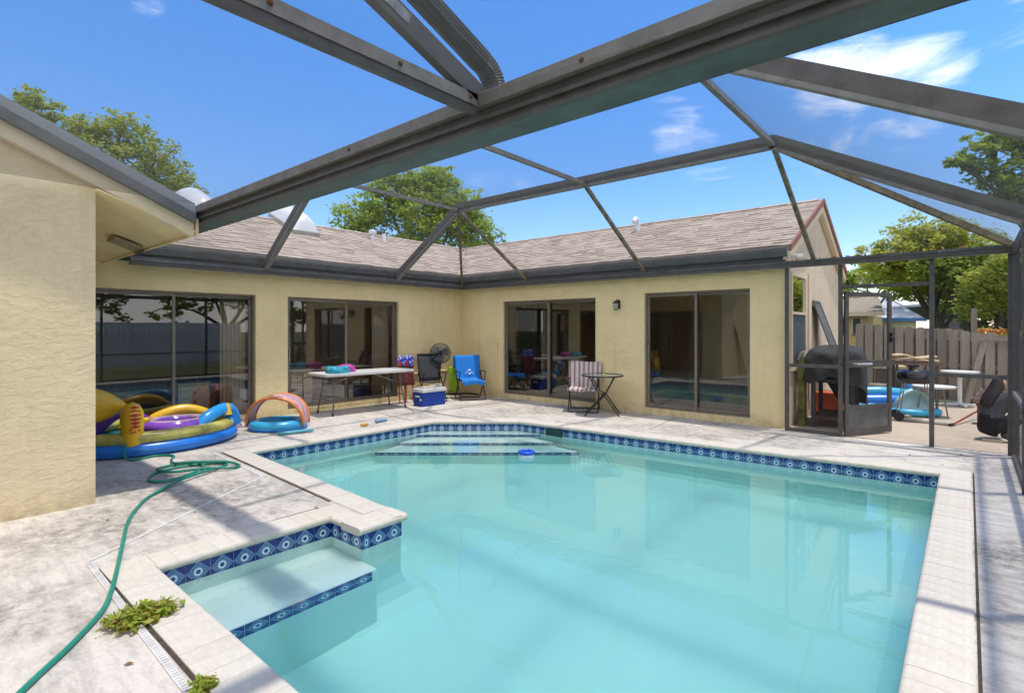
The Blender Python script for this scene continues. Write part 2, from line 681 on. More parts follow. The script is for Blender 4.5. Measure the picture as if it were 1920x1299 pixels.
def water_mat():
    t = NT('pool_water')
    gl = t.add('ShaderNodeBsdfGlass')
    gl.inputs['IOR'].default_value = 1.333
    gl.inputs['Roughness'].default_value = 0.0
    b = t.add('ShaderNodeBump')
    b.inputs['Strength'].default_value = 0.05
    b.inputs['Distance'].default_value = 0.02
    t.link(t.noise(5.0, 2, 0.5, t.coords(scale=(1, 1.6, 1))), b.inputs['Height'])
    t.link(b.outputs[0], gl.inputs['Normal'])
    va = t.add('ShaderNodeVolumeAbsorption')
    va.inputs[0].default_value = (0.22, 0.88, 0.89, 1)
    va.inputs[1].default_value = 0.36
    t.link(gl.outputs[0], t.out.inputs[0])
    t.link(va.outputs[0], t.out.inputs[1])
    t.n.remove(t.p)
    return t.m


TILE = tile_mat()
WATER = water_mat()
LAWN = grass_mat()
JOINT = plain('joint_dirt', (0.09, 0.065, 0.045), 0.95, var=0.3, scale=30)


# ------------------------------------------------------------------ ground, deck
def sheet_with_hole(outer, hole, z):
    bm = bmesh.new()
    es = []
    for poly in (outer, hole):
        vs = [bm.verts.new((p[0], p[1], z)) for p in poly]
        es += [bm.edges.new((vs[i], vs[(i + 1) % len(vs)])) for i in range(len(vs))]
    bmesh.ops.triangle_fill(bm, edges=es, use_beauty=True)
    bmesh.ops.recalc_face_normals(bm, faces=bm.faces)
    for f in bm.faces:
        if f.normal.z < 0:
            f.normal_flip()
    me = bpy.data.meshes.new('sheet')
    bm.to_mesh(me)
    bm.free()
    return me


def struct(o):
    o['kind'] = 'structure'
    return o


me = sheet_with_hole([(-250, -250), (250, -250), (250, 250), (-250, 250)], [(1.8, -8.6), (9.4, -8.6), (9.4, -1.0), (1.8, -1.0)], -0.05)
me.materials.append(LAWN)
struct(link(me, 'ground'))

POOL = [(8.95, -1.66), (3.52, -2.10), (2.46, -3.02), (2.39, -5.95), (5.66, -6.11), (5.67, -6.545), (5.24, -6.55), (5.22, -7.76), (8.96, -7.76)]


def offset_poly(poly, d):
    """move every edge outward (to the right of travel) by d"""
    n = len(poly)
    out = []
    for i in range(n):
        a, b, c = Vector(poly[i - 1]), Vector(poly[i]), Vector(poly[(i + 1) % n])
        t1, t2 = (b - a).normalized(), (c - b).normalized()
        n1, n2 = Vector((t1.y, -t1.x)), Vector((t2.y, -t2.x))
        k = d / (1 + n1.dot(n2))
        out.append(tuple(b + (n1 + n2) * k))
    return out


hole = offset_poly(POOL, 0.2)
hole = hole[:4] + [(5.25, -6.33)] + [(5.06, -6.34)] + hole[7:]
me = sheet_with_hole([(-0.1, -14), (9.85, -14), (9.85, 0.02), (-0.1, 0.02)], hole, 0.0)
me.materials.append(CONC)
deck = struct(link(me, 'pool_deck'))
struct(MB().box(7.0, 0.035, -0.045, 13.0, 5.35, -0.006).build('back_patio', PATIO))
# seams cut in the deck, laid as dirt filled strips
sm = MB()
for a, b, w in (((2.17, -6.20), (5.0, -6.345), 0.022), ((4.96, -6.36), (4.97, -8.02), 0.02), ((4.97, -8.02), (9.2, -8.02), 0.02), ((9.222, -7.9), (9.222, -1.42), 0.014),
                ((1.5, -2.62), (0.2, -1.95), 0.016), ((0.6, -3.05), (2.15, -3.2), 0.016), ((7.2, -0.02), (9.6, 0.0), 0.025), ((5.35, -0.02), (5.5, -1.35), 0.012), ((6.0, -0.55), (9.2, -0.45), 0.014)):
    a, b = Vector((*a, 0.002)), Vector((*b, 0.002))
    t = (b - a).normalized()
    s_ = Vector((-t.y, t.x, 0)) * w / 2
    sm.quad(a - s_, b - s_, b + s_, a + s_)
struct(sm.build('deck_joint', JOINT))
# white strip drain
dr = empty('deck_drain', (4.8, -8.05, 0), 0, 'white slotted plastic drain channel running across the deck by the sunken seat', 'drain')
dpts = [(2.05, -6.265), (3.63, -6.36), (4.79, -8.03), (7.6, -8.085)]
for a, b in zip(dpts, dpts[1:]):
    A, B = Vector((a[0] - 4.8, a[1] + 8.05, 0.0035)), Vector((b[0] - 4.8, b[1] + 8.05, 0.0035))
    w = 0.036 if a == dpts[2] else 0.028
    MB().bar(A, B, w, 0.005).build('channel', plain('dirty_white_plastic', (0.72, 0.69, 0.64), 0.6, var=0.18, scale=9), dr)
    if a == dpts[2]:
        g = MB()
        t = (B - A).normalized()
        sd = Vector((-t.y, t.x, 0))
        L = (B - A).length
        k = 0.04
        while k < L:
            p = A + t * k + Vector((0, 0, 0.0032))
            g.bar(p - sd * 0.012, p + sd * 0.012, random.choice((0.003, 0.003, 0.004)), 0.002)
            k += 0.024
        g.build('slots', plain('slot_grey', (0.45, 0.42, 0.38), 0.9), dr)['kind'] = 'stuff'
dl = MB()
A, B = Vector((3.7 - 4.8, -1.45 + 8.05, 0.0035)), Vector((9.5 - 4.8, -0.72 + 8.05, 0.0035))
dl.bar(A, B, 0.022, 0.005)
dl.build('channel', WHITE, dr)

# ------------------------------------------------------------------ pool
pool = empty('pool', (5.5, -4.5, 0), 0)
pool['kind'] = 'structure'
OFF = Vector((-5.5, 4.5, 0))


def P3(p, z):
    return (p[0] - 5.5, p[1] + 4.5, z)


rings = [(0.032, -0.03), (0.032, -0.9), (0.0, -1.05), (-0.07, -1.17), (-0.2, -1.24)]
sh = MB()
rp = [[P3(p, z) for p in offset_poly(POOL, d)] for d, z in rings]
N = len(POOL)
for r0, r1 in zip(rp, rp[1:]):
    for i in range(N):
        j = (i + 1) % N
        sh.quad(r0[i], r0[j], r1[j], r1[i])
sh.quad(*reversed(rp[-1]))
shell = sh.build('shell', PLASTER, pool)
recv = [shell]
# bench seat in the sunken corner
bs = MB().box(5.19 - 5.5, -7.80 + 4.5, -1.3, 5.83 - 5.5, -6.51 + 4.5, -0.41).build('bench', PLASTER, pool, bevel=0.02)
recv.append(bs)
# entry steps across the cut corner
t_ = (Vector(POOL[1]) - Vector(POOL[2])).normalized()
n_ = Vector((t_.y, -t_.x))


def hit(p, d, a, b):
    """intersection of the line p+d*s with the line a-b"""
    e = Vector(b) - Vector(a)
    w = Vector(a) - Vector(p)
    s = (w.x * e.y - w.y * e.x) / (d.x * e.y - d.y * e.x)
    return Vector(p) + d * s


SP = offset_poly(POOL, 0.034)
step_edges = []
for off, z in ((0.22, -0.27), (0.62, -0.46), (1.02, -0.66)):
    base = Vector(POOL[2]) + n_ * off
    q2 = hit(base, t_, SP[2], SP[3])
    q1 = hit(base, t_, SP[0], SP[1])
    if off > 0.3:
        f0, f1 = (0.05, 0.88) if off < 0.8 else (0.07, 0.85)
        q2, q1 = q2.lerp(q1, f0), q2.lerp(q1, f1)
    st = MB().prism([P3(p, 0)[:2] for p in (SP[1], SP[2], q2, q1)], -1.3, z).build('step', PLASTER, pool)
    recv.append(st)
    step_edges.append((q2, q1, z))

# waterline tiles, one object each
TW, TH_ = 0.1525, 0.152


def tile_mesh():
    me = bpy.data.meshes.new('tile')
    w, h, d = TW / 2 - 0.0022, TH_ / 2 - 0.0022, 0.004
    v = [(-w, 0, -h), (w, 0, -h), (w, 0, h), (-w, 0, h), (-w, d, -h), (w, d, -h), (w, d, h), (-w, d, h)]
    f = [(4, 7, 6, 5), (0, 4, 5, 1), (1, 5, 6, 2), (2, 6, 7, 3), (3, 7, 4, 0)]
    me.from_pydata(v, [], f)
    uv = me.uv_layers.new()
    for l in me.loops:
        c = me.vertices[l.vertex_index].co
        uv.data[l.index].uv = (0.5 + c.x / TW, 0.5 + c.z / TH_)
    me.materials.append(TILE)
    me.update()
    return me


TM = tile_mesh()


def tile_row(a, b, zc, setback, parent):
    a, b = Vector(a), Vector(b)
    t = (b - a).normalized()
    inw = Vector((-t.y, t.x))
    L = (b - a).length
    k = 0.0
    while k < L - 0.02:
        w = min(TW, L - k)
        c = a + t * (k + w / 2) - inw * setback
        o = link(TM, 'tile', parent, (c.x - 5.5, c.y + 4.5, zc), math.atan2(t.y, t.x), (w / TW, 1, 1))
        recv.append(o)
        k += TW


for i in range(N):
    a, b = POOL[i], POOL[(i + 1) % N]
    if i == 7:      # hidden below the near coping
        continue
    a, b = Vector(a), Vector(b)
    t = (b - a).normalized()
    a = a + t * (0.026 if i in (4, 5) else -0.028)
    b = b - t * (0.026 if (i + 1) % N in (4, 5) else -0.028)
    tile_row(a, b, -0.045 - TH_ / 2, 0.030, pool)
tile_row((5.832, -6.56), (5.832, -7.74), -0.415 - TH_ / 2 + 0.0, 0.002, pool)
for q2, q1, z in step_edges:
    tile_row(q1, q2, z - TH_ / 2 - 0.002, -0.002, pool)
# step tiles must face the water: their inward side is away from the cut corner
# grout backing behind the tile line
gb = MB()
go = [P3(p, 0) for p in offset_poly(POOL, 0.0305)]
for i in range(N):
    j = (i + 1) % N
    gb.quad((go[i][0], go[i][1], -0.04), (go[j][0], go[j][1], -0.04), (go[j][0], go[j][1], -0.2), (go[i][0], go[i][1], -0.2))
recv.append(gb.build('grout', GROUT, pool))
# return jets on the bench wall, skimmer mouth
for y in (-7.45, -7.0):
    jt = MB().lathe([(0.012, -0.004), (0.02, 0), (0.012, 0.004)], n=12).build('jet', WHITE, pool)
    jt.location = P3((5.194, y), -0.27)
    jt.rotation_euler = (0, R(90), 0)
recv.append(MB().box(4.06 - 5.5, -2.05 + 4.5 - 0.022, -0.19, 4.36 - 5.5, -2.05 + 4.5 + 0.02, -0.06).build('skimmer_mouth', plain('skimmer_dark', (0.02, 0.06, 0.05), 0.5), pool))

# coping: one stone per object, rounded nose towards the water
CD = 0.25


def cope_mesh(w, depth, name='coping_stone'):
    prof = [(depth, -0.05), (depth, 0.010)]
    for k in range(6):
        a = R(90 - 30 * k)
        prof.append((-0.012 + 0.03 - 0.0, 0) if False else (0.026 - 0.030 * math.cos(a), -0.020 + 0.030 * math.sin(a)))
    prof.append((0.035, -0.05))
    m = MB()
    n = len(prof)
    hw = w / 2 - 0.0005
    for x in (-hw, hw):
        m.v += [(x, -p[0], p[1]) for p in prof]
    m.f.append(tuple(range(n)))
    m.f.append(tuple(n + i for i in reversed(range(n))))
    for i in range(n):
        j = (i + 1) % n
        m.f.append((i, n + i, n + j, j))
    me = m.mesh(name, COPE, 'auto')
    return me


CW = 0.118
CM = cope_mesh(CW, CD)
CM2 = cope_mesh(CW, 0.175)


def cope_row(a, b, me, s0=0.0, s1=0.0):
    a, b = Vector(a), Vector(b)
    t = (b - a).normalized()
    L = (b - a).length - s0 - s1
    n = max(1, round(L / CW))
    for k in range(n):
        c = a + t * (s0 + (k + 0.5) * L / n)
        o = link(me, 'coping_stone', pool, (c.x - 5.5, c.y + 4.5, random.uniform(-0.0012, 0.0012)), math.atan2(t.y, t.x) + random.uniform(-0.004, 0.004), (L / n / CW, 1, 1))


cope_row(POOL[0], POOL[1], CM)
cope_row(POOL[1], POOL[2], CM)
cope_row(POOL[2], POOL[3], CM)
cope_row(POOL[3], POOL[4], CM, 0, 0.25)
cope_row(POOL[4], POOL[5], CM, -0.012, -0.012)
cope_row(POOL[5], POOL[6], CM2, 0.25, 0.0)
cope_row(POOL[6], POOL[7], CM)
cope_row(POOL[7], POOL[8], CM)
cope_row(POOL[8], POOL[0], CM)
OP = offset_poly(POOL, CD)
for i in (0, 1, 2, 3, 7, 8):        # corner stones
    a, b, c = Vector(POOL[i - 1]), Vector(POOL[i]), Vector(POOL[(i + 1) % N])
    t1, t2 = (b - a).normalized(), (c - b).normalized()
    p1 = b + Vector((t1.y, -t1.x)) * CD
    p2 = b + Vector((t2.y, -t2.x)) * CD
    MB().prism([P3(p, 0)[:2] for p in (b, p1, OP[i], p2)], -0.05, 0.009).build('coping_corner_stone', COPE, pool, bevel=0.004)
MB().prism([P3(p, 0)[:2] for p in ((4.99, -6.55), (5.24, -6.55), (5.24, -6.372), (4.99, -6.358))], -0.05, 0.0085).build('coping_corner_stone', COPE, pool, bevel=0.004)
# mortar bed under the joints of the coping
mb_ = MB()
for i in range(N):
    if i in (4, 5):
        continue
    j = (i + 1) % N
    a, b = Vector(POOL[i]), Vector(POOL[j])
    t = (b - a).normalized()
    o1 = Vector((t.y, -t.x))
    mb_.prism([P3(p, 0)[:2] for p in (a + o1 * 0.04, b + o1 * 0.04, b + o1 * (CD - 0.01), a + o1 * (CD - 0.01))], -0.048, 0.0072)
mb_.prism([P3(p, 0)[:2] for p in ((4.9, -6.50), (5.60, -6.50), (5.60, -6.16), (4.9, -6.16))], -0.047, 0.0068)
mb_.build('mortar', plain('coping_mortar', (0.53, 0.465, 0.375), 0.9), pool)

wp = offset_poly(POOL, 0.038)
water = MB().prism(wp, -1.30, -0.152).build('water', WATER)
struct(water)
# ------------------------------------------------------------------ house
house = empty('house', (0, 0, 0), 0, 'single-storey yellow stucco house with brown shingle roof and sliding glass doors around the pool', 'house')


def wall_x(x0, x1, y0, y1, z1, ops):
    """wall slab between x0,x1 running in y with openings (ya,yb,za,zb)"""
    m = MB()
    y = y0
    for ya, yb, za, zb in sorted(ops):
        m.box(x0, y, 0, x1, ya, z1)
        m.box(x0, ya, 0, x1, yb, za)
        m.box(x0, ya, zb, x1, yb, z1)
        y = yb
    m.box(x0, y, 0, x1, y1, z1)
    return m


def wall_y(y0, y1, x0, x1, z1, ops):
    m = MB()
    x = x0
    for xa, xb, za, zb in sorted(ops):
        m.box(x, y0, 0, xa, y1, z1)
        m.box(xa, y0, 0, xb, y1, za)
        m.box(xa, y0, zb, xb, y1, z1)
        x = xb
    m.box(x, y0, 0, x1, y1, z1)
    return m


A1, A2 = (-7.24, -4.82, 0.09, 2.10), (-4.26, -1.83, 0.09, 2.10)
B1, B2 = (1.33, 3.71, 0.10, 2.13), (4.73, 6.55, 0.11, 2.17)
W1 = (0.7, 2.75, 0.09, 2.10)
wall_x(-0.2, 0.0, -7.7, 0.2, 2.5, [A1, A2]).build('wall', STUCCO, house)
wall_y(0.0, 0.2, 0.001, 7.05, 2.5, [B1, B2]).build('wall', STUCCO, house)
wall_y(-7.9, -7.7, -0.2, 3.17, 2.72, [W1]).build('wall', STUCCO, house)
# wing gable wall
ws = 0.44
zz = lambda y: 2.66 - 0.085 + ws * (-6.93 - y)
MB().slab([(3.37, -7.7, 0), (3.37, -13.2, 0), (3.37, -13.2, 2.6), (3.37, -10.1, zz(-10.1)), (3.37, -7.7, zz(-7.7))], (-0.2, 0, 0)).build('wall', STUCCO_W, house)
# gable end over the side patio
gz = lambda y: 2.66 + 0.457 * (y + 0.0) if y < 2.3 else 2.66 + 0.457 * (4.6 - y)
MB().slab([(7.052, 0.202, 0), (7.052, 4.6, 0), (7.052, 4.6, gz(4.6)), (7.052, 2.3, gz(2.3)), (7.052, 0.202, gz(0.2))], (-0.2, 0, 0)).box(6.9, 0.004, 2.502, 7.052, 0.2, 2.68).build('wall', STUCCO_G, house)
# rear walls (closed volume)
MB().box(-4.7, -13.2, 0, -4.5, 4.6, 2.6).box(-4.5, 4.4, 0, 6.85, 4.6, 2.6).box(-4.5, -13.2, 0, 3.17, -13.0, 2.6).build('wall', STUCCO, house)
# rooms behind the glass
MB().box(-4.5, -13, -0.02, -0.2, 4.4, 0.03).box(-0.2, 0.2, -0.02, 6.85, 4.4, 0.03).box(-0.2, -13, -0.02, 3.17, -7.9, 0.03).build('room_floor', ROOMF, house)
MB().box(-4.5, -13, 2.4, -0.2, 4.4, 2.46).box(-0.2, 0.2, 2.4, 6.85, 4.4, 2.46).box(-0.2, -13, 2.4, 3.17, -7.9, 2.46).build('room_ceiling', ROOM, house)
for q in ((-3.4, -7.7, -3.3, 0.2), (-3.3, -4.6, -0.2, -4.5), (-0.1, 3.3, 6.85, 3.4), (4.1, 0.2, 4.2, 3.3), (-3.3, -1.2, -0.9, -1.1), (1.9, 2.1, 2.0, 3.3), (-0.2, -10.5, 3.17, -10.4)):
    MB().box(q[0], q[1], 0.03, q[2], q[3], 2.4).build('partition', ROOM, house)

# roofs
PIT = 1.12 / 2.4
EA = 0.10
ZE = 2.78
rm = MB()
th = (0, 0, -0.09)
rm.slab([(EA, -13.3, ZE), (EA, -EA, ZE), (-2.3, 2.3, 3.9), (-2.3, -13.3, 3.9)], th)
rm.slab([(EA, -EA, ZE), (7.14, -EA, ZE), (7.14, 2.3, 3.9), (-2.3, 2.3, 3.9)], th)
rm.slab([(-4.7, -13.3, ZE), (-4.7, 4.7, ZE), (-2.3, 2.3, 3.9), (-2.3, -13.3, 3.9)], th)
rm.slab([(-4.7, 4.7, ZE), (7.14, 4.7, ZE), (7.14, 2.3, 3.9), (-2.3, 2.3, 3.9)], th)
roof = rm.build('roof', SHINGLE, house)
WE, WZ = -6.93, 2.66
wr = MB()
wr.slab([(-2.5, WE, WZ), (3.46, WE, WZ), (3.46, -10.1, WZ + ws * 3.17), (-2.5, -10.1, WZ + ws * 3.17)], (0, 0, -0.08))
wr.slab([(-2.5, -13.3, WZ), (3.46, -13.3, WZ), (3.46, -10.1, WZ + ws * 3.17), (-2.5, -10.1, WZ + ws * 3.17)], (0, 0, -0.08))
wroof = wr.build('roof', SHINGLE_G, house)


def shingle_course(org, along, up, nrm, length, slope, keep, parent, m):
    mb = MB()
    rows = int(slope / 0.135)
    for r in range(rows + 1):
        x = -random.uniform(0, 0.3)
        v = r * 0.135
        while x < length:
            w = random.choice((0.16, 0.21, 0.26, 0.31))
            a, b = max(x, 0), min(x + w - 0.004, length)
            if b - a > 0.02 and keep((a + b) / 2, v):
                t0 = random.choice((0.012, 0.016, 0.022))
                v1 = min(v + 0.15, slope)
                pts = []
                for (uu, vv, hh) in ((a, v, 0.003), (b, v, 0.003), (b, v1, 0.001), (a, v1, 0.001), (a, v, t0), (b, v, t0), (b, v1, 0.004), (a, v1, 0.004)):
                    pts.append(tuple(org + along * uu + up * vv + nrm * hh))
                bs_ = len(mb.v)
                mb.v += pts
                mb.f += [tuple(bs_ + i for i in q) for q in ((4, 5, 6, 7), (0, 1, 5, 4), (1, 2, 6, 5), (3, 0, 4, 7))]
            x += w
    o = mb.build('shingles', m, parent)
    o['kind'] = 'stuff'
    return o


upA = Vector((-2.4, 0, 1.12)).normalized()
nA = Vector((1.12, 0, 2.4)).normalized()
SL = math.hypot(2.4, 1.12)
shingle_course(Vector((EA, -9.0, ZE)), Vector((0, 1, 0)), upA, nA, 11.4, SL, lambda u, v: (-9.0 + u) < -EA + v * 2.4 / SL - 0.03, roof, SHINGLE)
upB = Vector((0, 2.4, 1.12)).normalized()
nB = Vector((0, -1.12, 2.4)).normalized()
shingle_course(Vector((-2.3, -EA, ZE)), Vector((1, 0, 0)), upB, nB, 9.44, SL, lambda u, v: (-2.3 + u) > EA - v * 2.4 / SL + 0.03, roof, SHINGLE)
# ridge caps
rc = MB()
for k in range(46):
    rc.slab([(-2.3 - 0.1, -9 + k * 0.25, 3.862), (-2.3, -9 + k * 0.25, 3.915), (-2.3, -9 + k * 0.25 + 0.27, 3.925), (-2.4, -9 + k * 0.25 + 0.27, 3.872)], (0, 0, 0.008))
    rc.slab([(-2.3, -9 + k * 0.25, 3.915), (-2.2, -9 + k * 0.25, 3.87), (-2.2, -9 + k * 0.25 + 0.27, 3.88), (-2.3, -9 + k * 0.25 + 0.27, 3.925)], (0, 0, 0.008))
for k in range(37):
    x = -2.2 + k * 0.25
    rc.slab([(x, 2.2, 3.87), (x, 2.3, 3.915), (x + 0.27, 2.3, 3.925), (x + 0.27, 2.2, 3.88)], (0, 0, 0.008))
    rc.slab([(x, 2.3, 3.915), (x, 2.4, 3.87), (x + 0.27, 2.4, 3.88), (x + 0.27, 2.3, 3.925)], (0, 0, 0.008))
rc_o = rc.build('ridge_caps', SHINGLE, roof)
rc_o['kind'] = 'stuff'
# rake edges of the side gable: red brown metal over beige boards
RED = plain('red_brown_drip_edge', (0.36, 0.13, 0.09), 0.6, var=0.15)
for m, x0, x1, d0, d1 in ((RED, 7.142, 7.175, 0.012, -0.085), (TRIM, 7.06, 7.145, -0.095, -0.24)):
    for ya, yb in ((-EA - 0.02, 2.3), (4.72, 2.3)):
        MB().slab([(x1, ya, ZE + d0), (x1, yb, 3.91 + d0), (x1, yb, 3.91 + d1), (x1, ya, ZE + d1)], (x0 - x1, 0, 0)).build('rake_edge' if m is RED else 'rake_board', m, house)
# rake edge of the pool wing: grey shingle edge, dark metal, beige board
for m, nm, x0, x1, d0, d1 in ((SHINGLE_G, 'rake_shingles', 3.462, 3.50, 0.075, -0.02), (GUTTER, 'rake_edge', 3.462, 3.525, -0.022, -0.11), (TRIM, 'rake_board', 3.38, 3.46, -0.082, -0.235)):
    MB().slab([(x1, WE - 0.02, WZ + d0), (x1, -10.1, WZ + ws * 3.17 + d0), (x1, -10.1, WZ + ws * 3.17 + d1), (x1, WE - 0.02, WZ + d1)], (x0 - x1, 0, 0)).build(nm, m, house)
# soffit of the wing eave with its vent cover
MB().slab([(0.002, WE, 2.462), (3.455, WE, 2.462), (3.455, -7.71, 2.725), (0.002, -7.71, 2.725)], (0, 0, 0.02)).build('soffit', SOFFIT, house)
MB().box(0.002, WE - 0.005, 2.44, 3.47, WE + 0.02, 2.60).build('fascia', SOFFIT, house)
vc = MB().slab([(1.72, -7.26, 2.555), (2.05, -7.26, 2.555), (2.05, -6.99, 2.462), (1.72, -6.99, 2.462)], (0, 0, -0.035)).build('vent_cover', plain('vent_cover_paint', (0.40, 0.32, 0.19), 0.7), house, bevel=0.012)
MB().box(1.715, -6.99, 2.40, 2.055, -6.98, 2.44).build('flap', plain('vent_flap', (0.30, 0.24, 0.15), 0.7), vc)
# eaves along the two pool walls
MB().box(0.002, -6.9, 2.50, 0.06, -0.02, 2.70).box(0.002, -0.06, 2.5, 7.04, -0.002, 2.70).build('fascia', GUTTER, house)
KG = [(0, 0), (0.075, 0), (0.085, 0.03), (0.115, 0.085), (0.115, 0.125), (0.10, 0.125), (0.10, 0.095), (0.07, 0.04), (0.06, 0.012), (0.012, 0.012), (0.012, 0.13), (0, 0.13)]


def gutter(a, b, out, z):
    a, b, out = Vector(a), Vector(b), Vector(out)
    n = len(KG)
    m = MB()
    for p in (a, b):
        m.v += [tuple(p + out * q[0] + Vector((0, 0, z + q[1]))) for q in KG]
    for i in range(n):
        j = (i + 1) % n
        m.f.append((i, j, n + j, n + i))
    m.f.append(tuple(range(n)))
    m.f.append(tuple(n + i for i in reversed(range(n))))
    return m


gutter((0.062, -6.85, 0), (0.062, -0.062, 0), (1, 0, 0), 2.615).build('gutter', GUTTER, house)
gutter((0.062, -0.062, 0), (7.12, -0.062, 0), (0, -1, 0), 2.615).build('gutter', GUTTER, house)


MB().box(0.06, -6.85, 2.545, 0.20, -0.06, 2.558).box(0.2, -0.20, 2.545, 7.1, -0.06, 2.558).build('sun_gap_filler', GUTTER, house)  # added strip, blocks sun that would slip between gutter and eave beam
# sliding doors
def sliding_door(pos, along, nrm, w, z0, z1, name='sliding_door'):
    """pos: opening corner on the outer face; along: unit vector; nrm: outward unit vector"""
    P = Vector(pos)
    A, Nn = Vector(along), Vector(nrm)

    def rect(m, u0, u1, za, zb, d0, d1):
        q = [P + A * u0 + Nn * d0, P + A * u1 + Nn * d0, P + A * u1 + Nn * d1, P + A * u0 + Nn * d1]
        m.slab([Vector((p.x, p.y, za)) for p in q], (0, 0, zb - za))
    f = MB()
    e = 0.003
    rect(f, e, 0.028, z0 + e, z1 - e, -0.16, -0.045)
    rect(f, w - 0.028, w - e, z0 + e, z1 - e, -0.16, -0.045)
    rect(f, 0.028, w - 0.028, z1 - 0.03, z1 - e, -0.16, -0.045)
    rect(f, 0.028, w - 0.028, z0 + e, z0 + 0.025, -0.16, -0.045)
    fr = f.build(name, DOORFR, house)
    mid = w / 2
    for i, (u0, u1, dd) in enumerate(((0.03, mid + 0.025, -0.105), (mid - 0.025, w - 0.03, -0.15))):
        m = MB()
        rect(m, u0, u0 + 0.04, z0 + 0.028, z1 - 0.033, dd, dd + 0.032)
        rect(m, u1 - 0.04, u1, z0 + 0.028, z1 - 0.033, dd, dd + 0.032)
        rect(m, u0 + 0.04, u1 - 0.04, z1 - 0.07, z1 - 0.033, dd, dd + 0.032)
        rect(m, u0 + 0.04, u1 - 0.04, z0 + 0.028, z0 + 0.075, dd, dd + 0.032)
        m.build('panel_frame', DOORFR, fr)
        g = MB()
        c0, c1 = P + A * (u0 + 0.035) + Nn * (dd + 0.016), P + A * (u1 - 0.035) + Nn * (dd + 0.016)
        g.quad((c0.x, c0.y, z0 + 0.07), (c1.x, c1.y, z0 + 0.07), (c1.x, c1.y, z1 - 0.065), (c0.x, c0.y, z1 - 0.065))
        g.build('pane', GLASS, fr)
        if i == 0:
            h = MB()
            rect(h, u0 + 0.012, u0 + 0.034, z0 + 0.85, z0 + 1.12, dd + 0.033, dd + 0.06)
            h.build('handle', plain('brushed_handle', (0.35, 0.33, 0.3), 0.35, metal=0.6), fr, bevel=0.005)
    return fr


sliding_door((0, A1[0], 0), (0, 1, 0), (1, 0, 0), A1[1] - A1[0], A1[2], A1[3])
sliding_door((0, A2[0], 0), (0, 1, 0), (1, 0, 0), A2[1] - A2[0], A2[2], A2[3])
sliding_door((B1[0], 0, 0), (1, 0, 0), (0, -1, 0), B1[1] - B1[0], B1[2], B1[3])
sliding_door((B2[0], 0, 0), (1, 0, 0), (0, -1, 0), B2[1] - B2[0], B2[2], B2[3])
sliding_door((W1[0], -7.7, 0), (1, 0, 0), (0, 1, 0), W1[1] - W1[0], W1[2], W1[3])
# window of the side gable
wf = MB()
for (ya, yb, za, zb) in ((0.33, 0.37, 0.86, 2.42), (1.25, 1.29, 0.86, 2.42), (0.37, 1.25, 2.37, 2.42), (0.37, 1.25, 0.86, 0.91), (0.37, 1.25, 1.76, 1.80)):
    wf.box(7.055, ya, za, 7.085, yb, zb)
wn_ = wf.build('window', TRIM, house)
MB().quad((7.06, 0.37, 1.80), (7.06, 1.25, 1.80), (7.06, 1.25, 2.37), (7.06, 0.37, 2.37)).build('pane', WINGLASS, wn_)
MB().quad((7.066, 0.37, 0.91), (7.066, 1.25, 0.91), (7.066, 1.25, 1.76), (7.066, 0.37, 1.76)).build('insect_screen', plain('grey_screen_cloth', (0.10, 0.11, 0.12), 0.8), wn_)
MB().box(7.055, 1.55, 0.3, 7.075, 1.72, 2.5).build('trim_board', TRIM, house)


# skylights and vents
def on_roof(x, y):
    return ZE + (EA - x) * PIT


for (x, y) in ((-1.95, -3.15), (-2.0, -5.05)):
    c = Vector((x, y, on_roof(x, y)))
    m = MB()

    def pt(u, v, h):
        return c + Vector((0, 1, 0)) * u + upA * v + nA * h
    m.slab([pt(-0.3, -0.6, 0.0), pt(0.3, -0.6, 0.0), pt(0.3, 0.6, 0.0), pt(-0.3, 0.6, 0.0)], nA * 0.09)
    sk = m.build('skylight', plain('skylight_curb', (0.42, 0.40, 0.37), 0.5), roof)
    d = MB()
    d.grid(12, 16, lambda a, b: pt(-0.29 + 0.58 * a, -0.59 + 1.18 * b, 0.092 + 0.30 * (max(0, 1 - (2 * a - 1) ** 2) * max(0, 1 - (2 * b - 1) ** 4)) ** 0.6))
    d.build('dome', plain('milky_dome', (0.72, 0.74, 0.75), 0.25, var=0.06, scale=3), sk, smooth=True)
PVC = plain('white_pvc', (0.74, 0.77, 0.82), 0.4, var=0.04)
for (x, y) in ((-1.84, -1.2), (-1.85, -0.86)):
    z = on_roof(x, y)
    v_ = MB().lathe([(0.05, -0.05), (0.05, 0.19), (0.042, 0.19), (0.042, 0.1)], (x, y, z), 14, cap=False).build('vent_pipe', PVC, roof, smooth='auto')
    if y < -1:
        MB().lathe([(0.07, 0.13), (0.095, 0.16), (0.095, 0.22), (0.04, 0.25), (0.001, 0.25)], (x, y, z), 14, cap=False).build('cap', PVC, v_, smooth='auto')
z = ZE + (1.84 - 0.0) * PIT
v_ = MB().lathe([(0.05, -0.05), (0.05, 0.2), (0.04, 0.2)], (3.66, 1.84, z - 0.02), 14, cap=False).build('vent_pipe', PVC, roof, smooth='auto')
MB().tube(spline([(3.66, 1.84, z + 0.15), (3.66, 1.82, z + 0.26), (3.66, 1.72, z + 0.28), (3.66, 1.66, z + 0.2)], 4), 0.05, 10).build('cap', PVC, v_, smooth=True)
MB().bar((7.2, -0.02, 2.62), (7.2, 0.35, 2.66), 0.07, 0.06).build('drain_elbow', WHITE, house, bevel=0.015)
